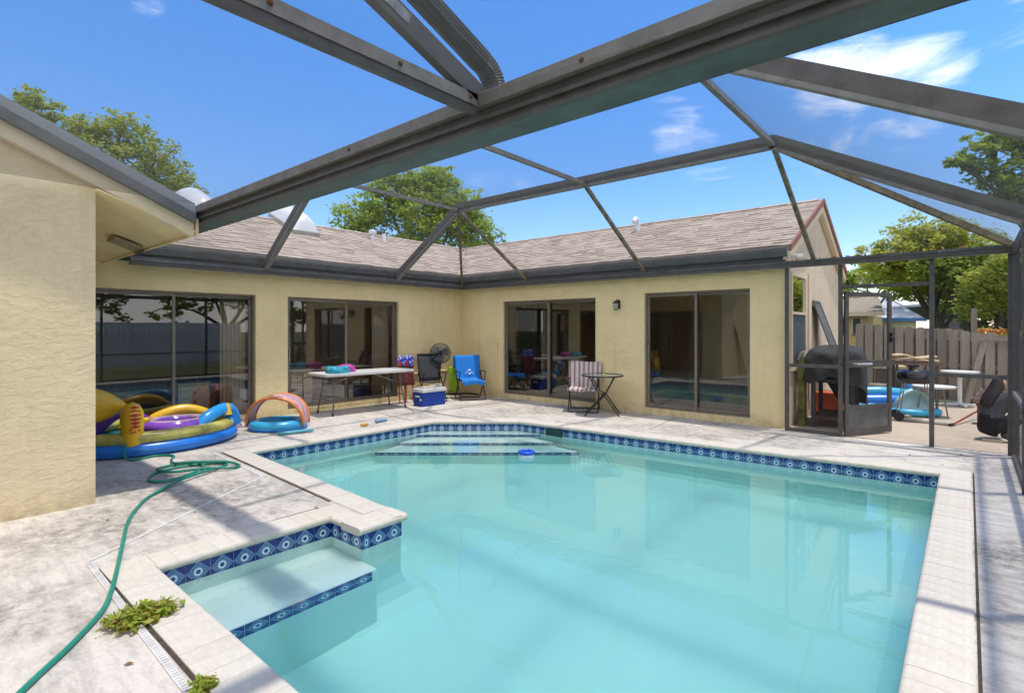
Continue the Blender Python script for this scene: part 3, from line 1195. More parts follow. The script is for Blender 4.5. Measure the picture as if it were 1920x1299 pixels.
# wall lantern
ln = MB().box(4.185, -0.02, 1.90, 4.245, 0.0, 2.06).build('wall_lantern', plain('lantern_bronze', (0.03, 0.027, 0.024), 0.4), house)
MB().tube(spline([(4.215, -0.01, 2.02), (4.215, -0.06, 2.065), (4.215, -0.11, 2.04)], 5), 0.01, 8).lathe([(0.001, 0.05), (0.03, 0.045), (0.062, 0.005), (0.062, 0.0), (0.05, -0.005)], (4.215, -0.11, 2.0), 12).build('cap', BLACK, ln, smooth='auto')
MB().lathe([(0.05, 0.0), (0.035, -0.11)], (4.215, -0.11, 1.997), 6).build('glass', plain('frosted_glass', (0.6, 0.58, 0.52), 0.25), ln)
cg = MB()
for k in range(6):
    a = R(60 * k)
    cg.bar((4.215 + 0.053 * math.cos(a), -0.11 + 0.053 * math.sin(a), 1.998), (4.215 + 0.038 * math.cos(a), -0.11 + 0.038 * math.sin(a), 1.88), 0.006, 0.006)
cg.lathe([(0.040, 0.0), (0.040, -0.012), (0.01, -0.02)], (4.215, -0.11, 1.887), 12)
cg.build('cage', BLACK, ln)
# pipe and box on the far wall, conduit on the other
MB().tube([(1.17, -0.03, 0.05), (1.17, -0.03, 1.2)], 0.012, 8).box(1.13, -0.05, 1.2, 1.21, -0.002, 1.32).build('water_pipe', STUCCO, house)
MB().tube([(0.015, -1.55, 0.55), (0.015, -0.1, 0.58)], 0.012, 8).build('conduit', SOFFIT, house)
MB().tube(spline([(0.03, -1.5, 0.03), (0.06, -1.0, 0.02), (0.05, -0.4, 0.02), (0.3, -0.05, 0.02), (0.6, -0.04, 0.02)], 5), 0.018, 6).build('cable', BLACK, house)
# ------------------------------------------------------------------ screen enclosure
enc = empty('screen_enclosure', (9.6, -0.1, 0), 0, 'bronze aluminium screen enclosure spanning the pool with mansard roof and open door', 'enclosure')
enc_off = Vector((9.6, -0.1, 0))


def E_(p):
    return Vector(p) - enc_off


def member(name, a, b, w, h, mat=BRONZE, lip=None, up=(0, 0, 1)):
    o = MB().bar(E_(a), E_(b), w, h, up).build(name, mat, enc)
    if lip:
        l = MB().bar(E_(a), E_(b), w + 0.022, 0.035, up, -h / 2 - 0.0175).build('lip', lip, o)
    return o


ZF = 3.70
PA = {}
xs = (2.05, 4.78, 7.42)
# eave beams round the house walls and over the screen wall
for a, b in (((0.205, -6.66, 2.47), (0.205, -0.15, 2.47)), ((0.18, -0.155, 2.47), (9.63, -0.155, 2.47))):
    o = member('eave_beam', a, b, 0.06, 0.05)
    MB().bar(E_((a[0], a[1], 2.516)), E_((b[0], b[1], 2.516)), 0.075, 0.035).build('lip', GUTTER, o)
    MB().bar(E_((a[0], a[1], 2.4385)), E_((b[0], b[1], 2.4385)), 0.045, 0.012).build('bottom_plate', SOFFIT if a[0] < 0.19 and False else BRONZE_L, o)
member('eave_beam', (9.6, -0.12, 2.47), (9.6, -11.0, 2.47), 0.05, 0.10)
# flat top
member('roof_beam', (xs[0] - 0.02, -2.05, ZF + 0.06), (xs[2] + 0.02, -2.05, ZF + 0.06), 0.05, 0.13, BRONZE, BRONZE_L)
member('roof_beam', (xs[0] - 0.02, -4.85, ZF + 0.06), (xs[2] + 0.02, -4.85, ZF + 0.06), 0.05, 0.13, BRONZE, BRONZE_L)
for x in xs:
    member('purlin', (x, -2.08, ZF + 0.01), (x, -4.82, ZF + 0.01), 0.05, 0.055, BRONZE_L if x < 5 else BRONZE_L)
# slopes down to the eaves
nr = (-0.5, 0, 1)
for y in (-2.05, -4.85):
    yy = -4.75 if y < -3 else y
    member('rafter', (0.20, yy, 2.60), (xs[0], y, ZF + 0.06), 0.05, 0.13, BRONZE, BRONZE_L, (-0.5, 0, 1))
    member('rafter', (9.6, y, 2.58), (xs[2], y, ZF + 0.06), 0.05, 0.13, BRONZE, BRONZE_L, (0.5, 0, 1))
OLIVE = plain('oxidised_bronze', (0.23, 0.19, 0.12), 0.6, var=0.3, scale=10, metal=0.1)
for xa, xb in ((2.16, xs[0]), (4.82, xs[1]), (7.48, xs[2])):
    member('rafter', (xa, -0.16, 2.525), (xb, -2.05, ZF), 0.05, 0.05, OLIVE, None, (0, 0.5, 1))
member('hip_rafter', (0.21, -0.17, 2.52), (xs[0], -2.05, ZF), 0.05, 0.05, OLIVE)
member('hip_rafter', (9.58, -0.15, 2.53), (xs[2], -2.05, ZF), 0.05, 0.07, OLIVE)
for x in xs:
    member('rafter', (x, -6.70, 2.74), (x, -4.85, ZF), 0.05, 0.05, OLIVE)
# box gutter carrying the near edge of the cage
sg = MB()
SGX0, SGX1 = 0.06, 9.62
sg.box(SGX0 - 9.6, -6.70 + 0.1, 2.555, SGX1 - 9.6, -6.694 + 0.1, 2.72).box(SGX0 - 9.6, -6.885 + 0.1, 2.555, SGX1 - 9.6, -6.879 + 0.1, 2.70)
sgo = sg.build('box_gutter', BRONZE, enc)
MB().box(SGX0 - 9.6, -6.879 + 0.1, 2.556, SGX1 - 9.6, -6.70 + 0.1, 2.565).build('underside', GREEN_U, sgo)
MB().box(3.05 - 9.6, -6.925 + 0.1, 2.665, SGX1 - 9.6, -6.886 + 0.1, 2.735).build('upper_rail', BRONZE_L, sgo, bevel=0.004)
MB().box(3.05 - 9.6, -6.905 + 0.1, 2.60, SGX1 - 9.6, -6.886 + 0.1, 2.62).build('rib', BRONZE, sgo)
MB().box(3.05 - 9.6, -6.900 + 0.1, 2.553, SGX1 - 9.6, -6.870 + 0.1, 2.5695).build('lower_lip', BRONZE, sgo)
# members over the near end
o = member('purlin', (7.25, -6.93, 2.695), (7.25, -11.0, 2.695), 0.05, 0.06, BRONZE_L)
MB().bar(E_((7.25, -6.93, 2.645)), E_((7.25, -11.0, 2.645)), 0.036, 0.038).build('lip', BRONZE, o)
RUST = plain('rusty_screw', (0.16, 0.06, 0.02), 0.9, var=0.3)
for p in ((7.276, -6.98, 2.70), (7.276, -7.42, 2.70), (7.276, -8.0, 2.70)):
    MB().lathe([(0.012, 0), (0.012, 0.003), (0.005, 0.005)], n=10).build('screw', RUST, o)
    enc_c = o.children[-1]
    enc_c.location = E_(p)
    enc_c.rotation_euler = (0, R(90), 0)
for x in (7.20, 7.9, 8.6, 6.1):
    s_ = MB().lathe([(0.012, 0), (0.012, 0.003), (0.005, 0.005)], n=10).build('screw', RUST, sgo)
    s_.location = E_((x, -6.926, 2.70))
    s_.rotation_euler = (R(90), 0, 0)
m2 = member('rafter', (7.25, -6.86, 2.72), (7.25, -10.6, 4.08), 0.05, 0.10, BRONZE, None)
MB().bar(E_((7.25, -7.36, 2.94)), E_((7.25, -7.75, 3.083)), 0.06, 0.05, (0, 0, 1), -0.028).build('patch_plate', plain('bare_aluminium', (0.42, 0.41, 0.38), 0.45, metal=0.5, var=0.3), m2)
# ribbed downspout dropping into the box gutter
dp = [(7.275, -6.80, 2.60), (7.275, -6.80, 2.80)]
for k in range(20):
    a = R(4 + 3.3 * k)
    dp.append((7.27 - 0.001 * k, -6.80 - 0.13 + 0.13 * math.cos(a), 2.80 + 0.13 * math.sin(a)))
last = Vector(dp[-1])
dp += [tuple(last + Vector((0, -0.35, 0.13))), tuple(last + Vector((0, -2.5, 0.93)))]
ds = MB()
n = 14
prof = []
for k in range(28):
    a = 2 * math.pi * k / 28
    c, s_ = math.cos(a), math.sin(a)
    rr = 1 / (abs(c) ** 6 + abs(s_) ** 6) ** (1 / 6)
    rr *= 1.0 + (0.05 if k % 2 else -0.04)
    prof.append((c * rr * 0.052, s_ * rr * 0.04))
base = 0
for i, p in enumerate(dp):
    t = (Vector(dp[min(i + 1, len(dp) - 1)]) - Vector(dp[max(i - 1, 0)])).normalized()
    u = Vector((1, 0, 0))
    w = t.cross(u).normalized()
    k_ = 1.0 if not 2 <= i <= 21 else (1.03 if i % 2 else 0.96)
    ds.v += [tuple(E_(p) + u * q[0] * k_ + w * q[1] * k_) for q in prof]
for i in range(len(dp) - 1):
    for k in range(28):
        l = (k + 1) % 28
        ds.f.append((i * 28 + k, (i + 1) * 28 + k, (i + 1) * 28 + l, i * 28 + l))
ds.build('downspout', plain('dark_downspout', (0.085, 0.08, 0.082), 0.4, var=0.15, scale=6), enc)
# screen wall beside the house
PX_ = (7.105, 7.80, 8.82, 9.57)
YW = -0.085
for x in PX_:
    member('post', (x, YW, 0.0), (x, YW, 2.45), 0.052, 0.05, BRONZE, None, (0, 1, 0))
for x0, x1, z, h in ((7.13, 7.775, 0.985, 0.05), (7.13, 7.775, 0.03, 0.05), (7.83, 8.79, 2.12, 0.05), (8.85, 9.54, 0.94, 0.05)):
    member('rail', (x0, YW, z), (x1, YW, z), 0.045, h)
# right-hand screen wall
for y in (-2.05, -4.85, -6.75, -9.0, -11.0):
    member('post', (9.6, y, 0.0), (9.6, y, 2.42), 0.05, 0.08, BRONZE, None, (1, 0, 0))
member('post', (9.615, -0.20, 0.0), (9.615, -0.20, 2.45), 0.05, 0.06, BRONZE, None, (0, 1, 0))
member('rail', (9.6, -0.24, 0.77), (9.6, -11.0, 0.77), 0.05, 0.05, BRONZE_L)
member('rail', (9.6, -0.24, 0.03), (9.6, -11.0, 0.03), 0.05, 0.05)
# near end wall
member('eave_beam', (3.4, -11.0, 2.47), (9.6, -11.0, 2.47), 0.05, 0.10)
for x in (4.0, 5.8, 7.6):
    member('post', (x, -11.0, 0.0), (x, -11.0, 2.42), 0.05, 0.08)
member('rail', (3.4, -11.0, 0.8), (9.6, -11.0, 0.8), 0.05, 0.05)


def panel(pts, mat=SCREEN):
    return MB().quad(*[E_(p) for p in pts]).build('screen_panel', mat, enc)


zt = ZF + 0.05
for x0, x1 in zip(xs, xs[1:]):
    panel([(x0, -2.05, zt), (x1, -2.05, zt), (x1, -4.85, zt), (x0, -4.85, zt)])
    panel([(x0, -4.85, zt), (x1, -4.85, zt), (x1, -6.7, 2.76), (x0, -6.7, 2.76)])
    panel([(x0 + 0.05, -0.16, 2.56), (x1 + 0.05, -0.16, 2.56), (x1, -2.05, zt), (x0, -2.05, zt)])
panel([(0.2, -2.05, 2.56), (0.2, -4.75, 2.56), (xs[0], -4.85, zt), (xs[0], -2.05, zt)])
panel([(0.2, -4.75, 2.56), (0.2, -6.68, 2.60), (xs[0], -6.7, 2.76), (xs[0], -4.85, zt)])
panel([(0.2, -0.17, 2.56), (xs[0], -2.05, zt), (0.2, -2.05, 2.56)])
panel([(0.2, -0.17, 2.56), (2.1, -0.17, 2.56), (xs[0], -2.05, zt)])
panel([(7.47, -0.16, 2.56), (9.59, -0.16, 2.56), (xs[2], -2.05, zt)])
panel([(9.6, -0.16, 2.56), (9.6, -2.05, 2.56), (xs[2], -2.05, zt)])
panel([(9.6, -2.05, 2.56), (9.6, -4.85, 2.56), (xs[2], -4.85, zt), (xs[2], -2.05, zt)])
panel([(3.5, -6.93, 2.73), (7.25, -6.93, 2.73), (7.25, -11, 2.73), (3.5, -11, 2.73)])
panel([(7.25, -6.93, 2.735), (9.6, -6.93, 2.6), (9.6, -11, 2.6), (7.25, -11, 2.735)])
for x0, x1, z0, z1 in ((7.13, 7.775, 0.055, 0.96), (7.13, 7.775, 1.01, 2.44), (8.85, 9.54, 0.03, 0.915), (8.85, 9.54, 0.965, 2.44)):
    panel([(x0, YW, z0), (x1, YW, z0), (x1, YW, z1), (x0, YW, z1)], SCREEN_V)
ys = (-0.2, -2.05, -4.85, -6.75, -9.0, -11.0)
for y0, y1 in zip(ys, ys[1:]):
    panel([(9.6, y0, 0.055), (9.6, y1, 0.055), (9.6, y1, 2.43), (9.6, y0, 2.43)], SCREEN_V)
# open screen door, swung out over the patio
dr_ = MB()
DW, DH = 0.93, 2.04


def drect(m, x0, x1, z0, z1, t=0.03):
    m.box(x0, -t / 2, z0, x1, t / 2, z1)


drect(dr_, 0, 0.065, 0, DH)
drect(dr_, DW - 0.065, DW, 0, DH)
drect(dr_, 0.065, DW - 0.065, DH - 0.06, DH)
drect(dr_, 0.065, DW - 0.065, 0, 0.09)
drect(dr_, 0.065, DW - 0.065, 0.36, 0.42)
drect(dr_, 0.065, DW - 0.065, 0.96, 1.06)
sd = dr_.build('screen_door', BRONZE, enc)
sd.location = E_((7.845, -0.05, 0.015))
sd.rotation_euler = (0, 0, R(60))
MB().box(0.065, -0.006, 0.09, DW - 0.065, 0.006, 0.36).build('kick_panel', plain('kick_panel_grey', (0.14, 0.14, 0.135), 0.5, var=0.25, scale=4), sd)
MB().quad((0.065, 0, 0.42), (DW - 0.065, 0, 0.42), (DW - 0.065, 0, 0.96), (0.065, 0, 0.96)).quad((0.065, 0, 1.06), (DW - 0.065, 0, 1.06), (DW - 0.065, 0, DH - 0.06), (0.065, 0, DH - 0.06)).build('screen_panel', SCREEN_V, sd)
MB().box(DW - 0.05, -0.05, 1.32, DW - 0.02, -0.016, 1.46).bar((DW - 0.035, -0.06, 1.39), (DW - 0.13, -0.075, 1.39), 0.02, 0.014).build('handle', BLACK, sd, bevel=0.004)
cl = MB().tube([(7.80 - 9.6, -0.13 + 0.1, 1.03), (8.0 - 9.6, 0.02, 1.03)], 0.008, 8).build('door_closer', BLACK, enc)
MB().tube([(7.95 - 9.6, 0.02, 1.03), (8.14 - 9.6, 0.27, 1.03)], 0.017, 10).build('cylinder', plain('grey_cylinder', (0.45, 0.45, 0.44), 0.35, metal=0.4), cl)
# dead leaves lying along the eave beam
ll = MB()
for k in range(900):
    x = random.uniform(2.2, 9.4)
    if random.random() < 0.15:
        y0, x0 = random.uniform(-5, -1.2), 0.205
        c = Vector((x0 + random.uniform(-0.03, 0.03), y0, 2.536))
    else:
        c = Vector((x, -0.155 + random.uniform(-0.04, 0.03), 2.536 + random.uniform(0, 0.018)))
    d = Vector((random.uniform(-1, 1), random.uniform(-1, 1), random.uniform(-0.3, 0.3))).normalized() * random.uniform(0.012, 0.035)
    e = Vector((-d.y, d.x, random.uniform(-0.01, 0.02))) * 0.35
    ll.quad(c - d, c + e, c + d, c - e)
lo_ = ll.build('leaf_litter', island('dead_leaves', [(0.20, 0.10, 0.05), (0.28, 0.15, 0.07), (0.14, 0.08, 0.045)], 0.95))
tag(lo_, 'dead brown leaves lying along the eave beam', 'leaves', kind='stuff')
# ------------------------------------------------------------------ things by the pool
def torus(m, c, ax, ay, rr, rz, n=40, k=10, a0=0.0, a1=2 * math.pi):
    full = abs(a1 - a0 - 2 * math.pi) < 1e-6
    b = len(m.v)
    cnt = n if full else n + 1
    for i in range(cnt):
        a = a0 + (a1 - a0) * i / n
        ca, sa = math.cos(a), math.sin(a)
        for j in range(k):
            t = 2 * math.pi * j / k
            q = rr * math.cos(t)
            m.v.append((c[0] + (ax + q) * ca, c[1] + (ay + q) * sa, c[2] + rz * math.sin(t)))
    for i in range(n):
        i2 = (i + 1) % cnt
        for j in range(k):
            j2 = (j + 1) % k
            m.f.append((b + i * k + j, b + i2 * k + j, b + i2 * k + j2, b + i * k + j2))
    if not full:
        m.f.append(tuple(b + j for j in reversed(range(k))))
        m.f.append(tuple(b + n * k + j for j in range(k)))
    return m


def vinyl(name, c, rough=0.28, var=0.08, trans=0.0):
    return plain(name, c, rough, var=var, scale=4, spec=0.5)


V_BLUE = vinyl('blue_vinyl', (0.02, 0.21, 0.72))
V_LBLUE = vinyl('bright_blue_vinyl', (0.03, 0.33, 0.80))
V_YEL = vinyl('yellow_vinyl', (0.90, 0.52, 0.02))
V_LIME = vinyl('lime_clear_vinyl', (0.62, 0.56, 0.13), 0.2, 0.3)
V_PUR = vinyl('purple_vinyl', (0.30, 0.10, 0.62), 0.15, 0.3)
V_CYAN = vinyl('cyan_vinyl', (0.05, 0.42, 0.68))
V_NAVY = vinyl('deep_blue_vinyl', (0.01, 0.04, 0.42))
V_RED = plain('red_print', (0.62, 0.03, 0.02), 0.35)

# big inflatable play pool
kp = empty('inflatable_play_pool', (0.98, -6.60, 0), 0, 'large blue and yellow inflatable play pool with arches beside the stucco corner', 'paddling pool')
AX, AY = 0.70, 0.93
torus(MB(), (0, 0, 0.085), AX, AY, 0.10, 0.085, 48, 12).build('lower_ring', V_BLUE, kp, smooth=True)
torus(MB(), (0, 0, 0.215), AX - 0.02, AY - 0.02, 0.085, 0.075, 48, 12).build('upper_ring', V_LIME, kp, smooth=True)
torus(MB(), (0, 0, 0.217), AX - 0.018, AY - 0.018, 0.088, 0.078, 14, 12, R(62), R(118)).build('blue_end', V_LBLUE, kp, smooth=True)
torus(MB(), (0, 0, 0.085), AX + 0.1, AY + 0.1, 0.004, 0.003, 48, 6).build('seam', vinyl('seam_blue', (0.03, 0.14, 0.45)), kp, smooth=True)
torus(MB(), (0, 0, 0.215), AX + 0.065, AY + 0.065, 0.004, 0.003, 48, 6).build('seam', vinyl('seam_lime', (0.40, 0.37, 0.08)), kp, smooth=True)
MB().lathe([(0.001, 0.02), (0.95, 0.02)], n=40, sx=AX, sy=AY, cap=False).build('pool_floor', V_CYAN, kp)
MB().lathe([(0.001, 0.15), (0.93, 0.15)], n=40, sx=AX, sy=AY, cap=False).build('shallow_water', plain('shallow_water', (0.03, 0.20, 0.30), 0.05), kp)
MB().tube(spline([(0.52, 0.30, 0.18), (0.46, 0.50, 0.34), (0.34, 0.72, 0.41), (0.20, 0.90, 0.37), (0.12, 1.0, 0.18)], 6), [0.075] * 5 + [0.085] * 20, 12).build('blue_arch', V_LBLUE, kp, smooth=True)
MB().tube(spline([(-0.2, -0.10, 0.20), (-0.2, 0.15, 0.34), (-0.18, 0.42, 0.40), (-0.12, 0.66, 0.33), (-0.1, 0.80, 0.18)], 6), 0.075, 12).build('yellow_arch', V_YEL, kp, smooth=True)
MB().lathe([(0.055, 0), (0.03, 0.12), (0.018, 0.15), (0.001, 0.155)], (0.36, 0.80, 0.34), 14).build('yellow_cone', V_YEL, kp, smooth='auto')
MB().tube(spline([(0.42, 0.35, 0.24), (0.28, 0.55, 0.26), (0.2, 0.8, 0.28)], 5), 0.045, 8).build('yellow_fin', V_YEL, kp, smooth=True)
# upright yellow figure with red comb
fg = MB().lathe([(0.10, 0.10), (0.122, 0.14), (0.118, 0.30), (0.122, 0.42), (0.112, 0.52), (0.075, 0.60), (0.001, 0.635)], (0.60, -0.38, 0.02), 18).build('yellow_figure', V_YEL, kp, smooth='auto')
MB().tube([(0.60, -0.28, 0.41), (0.60, -0.20, 0.43)], [0.04, 0.028], 8).build('ear', V_YEL, fg, smooth=True)
MB().tube([(0.60, -0.48, 0.38), (0.60, -0.53, 0.38)], [0.035, 0.022], 8).build('ear', V_YEL, fg, smooth=True)
sp = MB()
for k in range(6):
    z = 0.36 + k * 0.045
    w = 0.075 - abs(k - 2.5) * 0.008
    rr_ = 0.124 if z < 0.46 else 0.124 - (z - 0.46) * 0.30
    for sgn in (-1, 1):
        sp.slab([(0.60 + rr_ + 0.002, -0.38, z + 0.03), (0.60 + rr_ * 0.93, -0.38 + sgn * w, z + 0.012), (0.60 + rr_ + 0.001, -0.38, z - 0.008)], (0.006, 0, 0))
sp.build('red_comb', V_RED, fg)
ct = MB()
for k in range(9):
    y, z = -0.38 + random.uniform(-0.07, 0.07), random.uniform(0.28, 0.36)
    ct.lathe([(random.uniform(0.006, 0.016), 0), (0.001, 0.004)], n=7)
    for i in range(14):
        x_, y_, z_ = ct.v[-14 + i]
        ct.v[-14 + i] = (0.60 + math.sqrt(max(0.001, 0.0154 - (y + y_ + 0.38) ** 2)) + z_, y + y_, z + x_)
ct.build('red_dots', V_RED, fg)
# big leaf shaped paddle at the hidden end
lf = MB()
lf.grid(12, 8, lambda u, v: (0.30 + 0.04 * math.sin(v * math.pi), -0.98 + 0.60 * u, 0.64 - 0.05 * u + 0.20 * (v - 0.5) * 2 * (1 - max(0, (u - 0.45) / 0.55) ** 1.8) ))
lf.build('yellow_leaf', V_YEL, kp, smooth=True, thick=0.05)
MB().tube(spline([(-0.2, -0.6, 0.2), (-0.2, -0.35, 0.42), (-0.2, -0.1, 0.35), (-0.2, 0.1, 0.22)], 5), 0.07, 10).build('purple_arch', vinyl('dark_purple_vinyl', (0.12, 0.03, 0.25)), kp, smooth=True)
# swim ring lying in it
sr = empty('swim_ring', (1.22, -6.40, 0.19), 0, 'purple swim ring with clear top floating in the inflatable play pool', 'swim ring')
torus(MB(), (0, 0, 0.08), 0.27, 0.33, 0.085, 0.085, 36, 12).build('tube', V_PUR, sr, smooth=True)
torus(MB(), (0, 0, 0.135), 0.27, 0.31, 0.05, 0.035, 36, 10).build('clear_top', vinyl('pale_pink_vinyl', (0.62, 0.42, 0.55), 0.15, 0.3), sr, smooth=True)

# hose
HOSE = plain('green_hose', (0.02, 0.25, 0.17), 0.35, var=0.12, scale=3)
hz = 0.014
hp = [(6.8, -9.0, hz), (6.16, -8.52, hz), (5.91, -8.32, hz), (5.64, -8.14, hz), (5.42, -8.05, hz), (5.21, -7.98, hz + 0.004), (4.62, -7.80, hz + 0.006), (4.14, -7.65, hz), (3.75, -7.47, hz), (3.51, -7.31, hz), (3.24, -6.99, hz + 0.02),
      (3.08, -6.70, hz + 0.02), (2.92, -6.47, hz), (2.80, -6.40, hz), (2.66, -6.55, hz), (2.60, -6.84, hz), (2.72, -7.08, hz), (2.98, -7.18, hz), (3.14, -7.05, hz + 0.01), (3.02, -6.78, hz + 0.02), (2.78, -6.62, hz + 0.02),
      (2.52, -6.66, hz), (2.45, -6.86, hz), (2.62, -7.02, hz + 0.02), (2.86, -6.94, hz + 0.02), (2.98, -6.70, hz + 0.03), (3.10, -6.46, hz + 0.01), (3.02, -6.34, hz), (2.82, -6.40, hz + 0.02), (2.66, -6.66, hz + 0.04), (2.45, -6.80, hz + 0.02), (2.15, -6.74, hz), (1.95, -6.66, hz),
      (1.80, -6.80, hz), (1.84, -7.02, hz), (1.76, -7.10, 0.05), (1.70, -7.08, 0.14), (1.63, -7.04, 0.20)]
ho = MB().tube(spline(hp, 7), 0.0135, 9).build('garden_hose', HOSE, None, smooth=True)
tag(ho, 'green garden hose lying in loops on the deck and leading to the play pool', 'hose')

# baby float with sun canopy
bf = empty('baby_float', (1.12, -4.98, 0), R(15), 'round blue baby float with orange and blue wavy sun canopy', 'float')
bf.rotation_euler = (0, 0, R(-45))
torus(MB(), (0, 0, 0.075), 0.30, 0.34, 0.085, 0.075, 36, 12).build('ring', V_CYAN, bf, smooth=True)
torus(MB(), (0, 0, 0.03), 0.33, 0.38, 0.05, 0.03, 36, 8).build('base_ring', V_BLUE, bf, smooth=True)
MB().lathe([(0.001, 0.05), (0.27, 0.06)], n=30, sy=1.1, cap=False).build('seat', V_NAVY, bf)


def canopy_mat():
    t = NT('wavy_canopy_print')
    tc = t.add('ShaderNodeTexCoord')
    sp_ = t.add('ShaderNodeSeparateXYZ')
    t.link(tc.outputs['UV'], sp_.inputs[0])
    wv = t.math('ADD', t.math('MULTIPLY', sp_.outputs[1], 16.0), t.math('MULTIPLY', t.math('SINE', t.math('MULTIPLY', sp_.outputs[0], 26.0)), 1.1))
    s = t.math('SINE', wv)
    a = t.mix(t.math('GREATER_THAN', s, 0.05), (0.80, 0.30, 0.16), (0.84, 0.82, 0.80))
    a = t.mix(t.math('GREATER_THAN', s, 0.55), a, (0.06, 0.11, 0.48))
    e = t.math('GREATER_THAN', t.math('ABSOLUTE', t.math('SUBTRACT', sp_.outputs[1], 0.5)), 0.42)
    a = t.mix(e, a, (0.88, 0.24, 0.05))
    t.col(a)
    t.set(Roughness=0.4)
    return t.m


cm = MB()
NU, NV = 28, 8
cm.grid(NU, NV, lambda u, v: (-0.16 + 0.30 * v + 0.16 * math.sin(u * math.pi) * (v - 0.5), -0.41 * math.cos(u * math.pi), 0.06 + 0.46 * math.sin(u * math.pi) ** 0.8 * (1.0 - 0.25 * (v - 0.45) ** 2)))
co_ = cm.build('canopy', canopy_mat(), bf, smooth=True, thick=0.012)
uv = co_.data.uv_layers.new()
for l in co_.data.loops:
    i = l.vertex_index
    uv.data[l.index].uv = ((i // (NV + 1)) / NU, (i % (NV + 1)) / NV)
for v in (0.03, 0.97):
    MB().tube([(-0.16 + 0.30 * v + 0.16 * math.sin(u / 20 * math.pi) * (v - 0.5), -0.415 * math.cos(u / 20 * math.pi), 0.06 + 0.465 * math.sin(u / 20 * math.pi) ** 0.8 * (1.0 - 0.25 * (v - 0.45) ** 2)) for u in range(21)], 0.022, 8).build('canopy_rim', vinyl('orange_vinyl', (0.85, 0.24, 0.05)), bf, smooth=True)
# small lilo flat by it, sandals, toys on the coping
lo2 = empty('pool_noodle', (1.75, -5.02, 0.0), R(78), 'pale blue flattened foam float lying on the coping beside the baby float', 'float')
MB().tube([(-0.22, 0, 0.03), (-0.1, 0.01, 0.03), (0.25, 0.0, 0.035)], 0.02, 8).tube([(-0.24, 0.06, 0.028), (0.1, 0.055, 0.03), (0.25, 0.03, 0.032)], 0.02, 8).build('tube', vinyl('pale_blue_foam', (0.12, 0.42, 0.52), 0.5), lo2, smooth=True)
for i, (x, y, rz) in enumerate(((0.50, -5.32, 0.4), (0.62, -5.20, 0.9))):
    s_ = empty('sandal', (x, y, 0), rz, ('lilac sandal on the deck nearer the play pool', 'lilac sandal on the deck nearer the baby float')[i], 'sandal', 'pair of sandals by the wall')
    MB().lathe([(0.001, 0), (0.05, 0), (0.052, 0.02), (0.001, 0.022)], n=14, sx=2.3).build('sole', plain('lilac_sole', (0.52, 0.42, 0.50), 0.6), s_, smooth='auto')
    MB().tube(spline([(0.02, -0.05, 0.02), (0.05, 0, 0.06), (0.02, 0.05, 0.02)], 4), 0.014, 6).build('strap', plain('lilac_strap', (0.66, 0.55, 0.62), 0.5), s_, smooth=True)
o = MB().box(-0.03, -0.06, 0, 0.03, 0.06, 0.035).build('toy_block', plain('orange_toy', (0.75, 0.38, 0.06), 0.5), None, bevel=0.01)
o.location = (1.98, -4.02, 0.012)
tag(o, 'small orange toy block on the far coping', 'toy')
o = MB().box(-0.03, -0.11, 0, 0.03, 0.11, 0.03).build('pool_brush', plain('blue_brush', (0.12, 0.30, 0.52), 0.5), None, bevel=0.01)
o.location = (1.86, -3.62, 0.012)
tag(o, 'small pale blue bar lying on the far coping', 'toy')
# chlorine floater
cf = empty('chlorine_floater', (4.76, -3.42, -0.152), 0, 'round blue and white chlorine dispenser floating on the pool', 'floater')
MB().lathe([(0.001, -0.10), (0.06, -0.10), (0.06, -0.01), (0.10, 0.0), (0.105, 0.03), (0.10, 0.038)], n=24).build('float_body', plain('floater_white', (0.75, 0.78, 0.82), 0.4), cf, smooth='auto')
torus(MB(), (0, 0, 0.058), 0.085, 0.085, 0.03, 0.026, 28, 8).build('ring', plain('floater_blue', (0.01, 0.10, 0.62), 0.35), cf, smooth=True)
MB().lathe([(0.001, 0.05), (0.06, 0.05)], n=20, cap=False).build('cap', plain('floater_cap', (0.01, 0.07, 0.45), 0.4), cf)

# folding table
STEEL = plain('grey_table_steel', (0.16, 0.16, 0.165), 0.4, metal=0.4, var=0.1)
ft = empty('folding_table', (0.52, -3.06, 0), R(-4), 'long white plastic folding table with grey steel legs by the sliding door', 'table')
tp = []
hx, hy = 0.37, 0.92
for cx, cy, a0 in ((hx - 0.06, hy - 0.06, 0), (-hx + 0.06, hy - 0.06, 90), (-hx + 0.06, -hy + 0.06, 180), (hx - 0.06, -hy + 0.06, 270)):
    for k in range(5):
        a = R(a0 + 22.5 * k)
        tp.append((cx + 0.06 * math.cos(a), cy + 0.06 * math.sin(a)))
MB().prism(tp, 0.695, 0.74).build('table_top', plain('table_white', (0.66, 0.64, 0.60), 0.45, var=0.06), ft, bevel=0.008)
for s in (-1, 1):
    yb = s * 0.70
    for x in (-0.27, 0.27):
        MB().tube(spline([(x * 0.75, yb, 0.69), (x * 0.78, yb, 0.45), (x * 0.95, yb + s * 0.02, 0.25), (x * 1.05, yb + s * 0.05, 0.04)], 5), 0.0135, 8).build('leg', STEEL, ft, smooth=True)
        MB().lathe([(0.017, 0), (0.017, 0.05)], (x * 1.055, yb + s * 0.052, 0), 10).build('foot_cap', BLACK, ft)
    MB().tube([(-0.27, yb + s * 0.015, 0.26), (0.27, yb + s * 0.015, 0.26)], 0.01, 8).build('cross_bar', STEEL, ft)
    MB().tube([(0, yb - s * 0.0, 0.50), (0, yb - s * 0.52, 0.68)], 0.01, 8).tube([(-0.2, yb, 0.50), (0.2, yb, 0.50)], 0.009, 8).build('brace', plain('brace_steel', (0.34, 0.30, 0.25), 0.4, metal=0.4), ft)


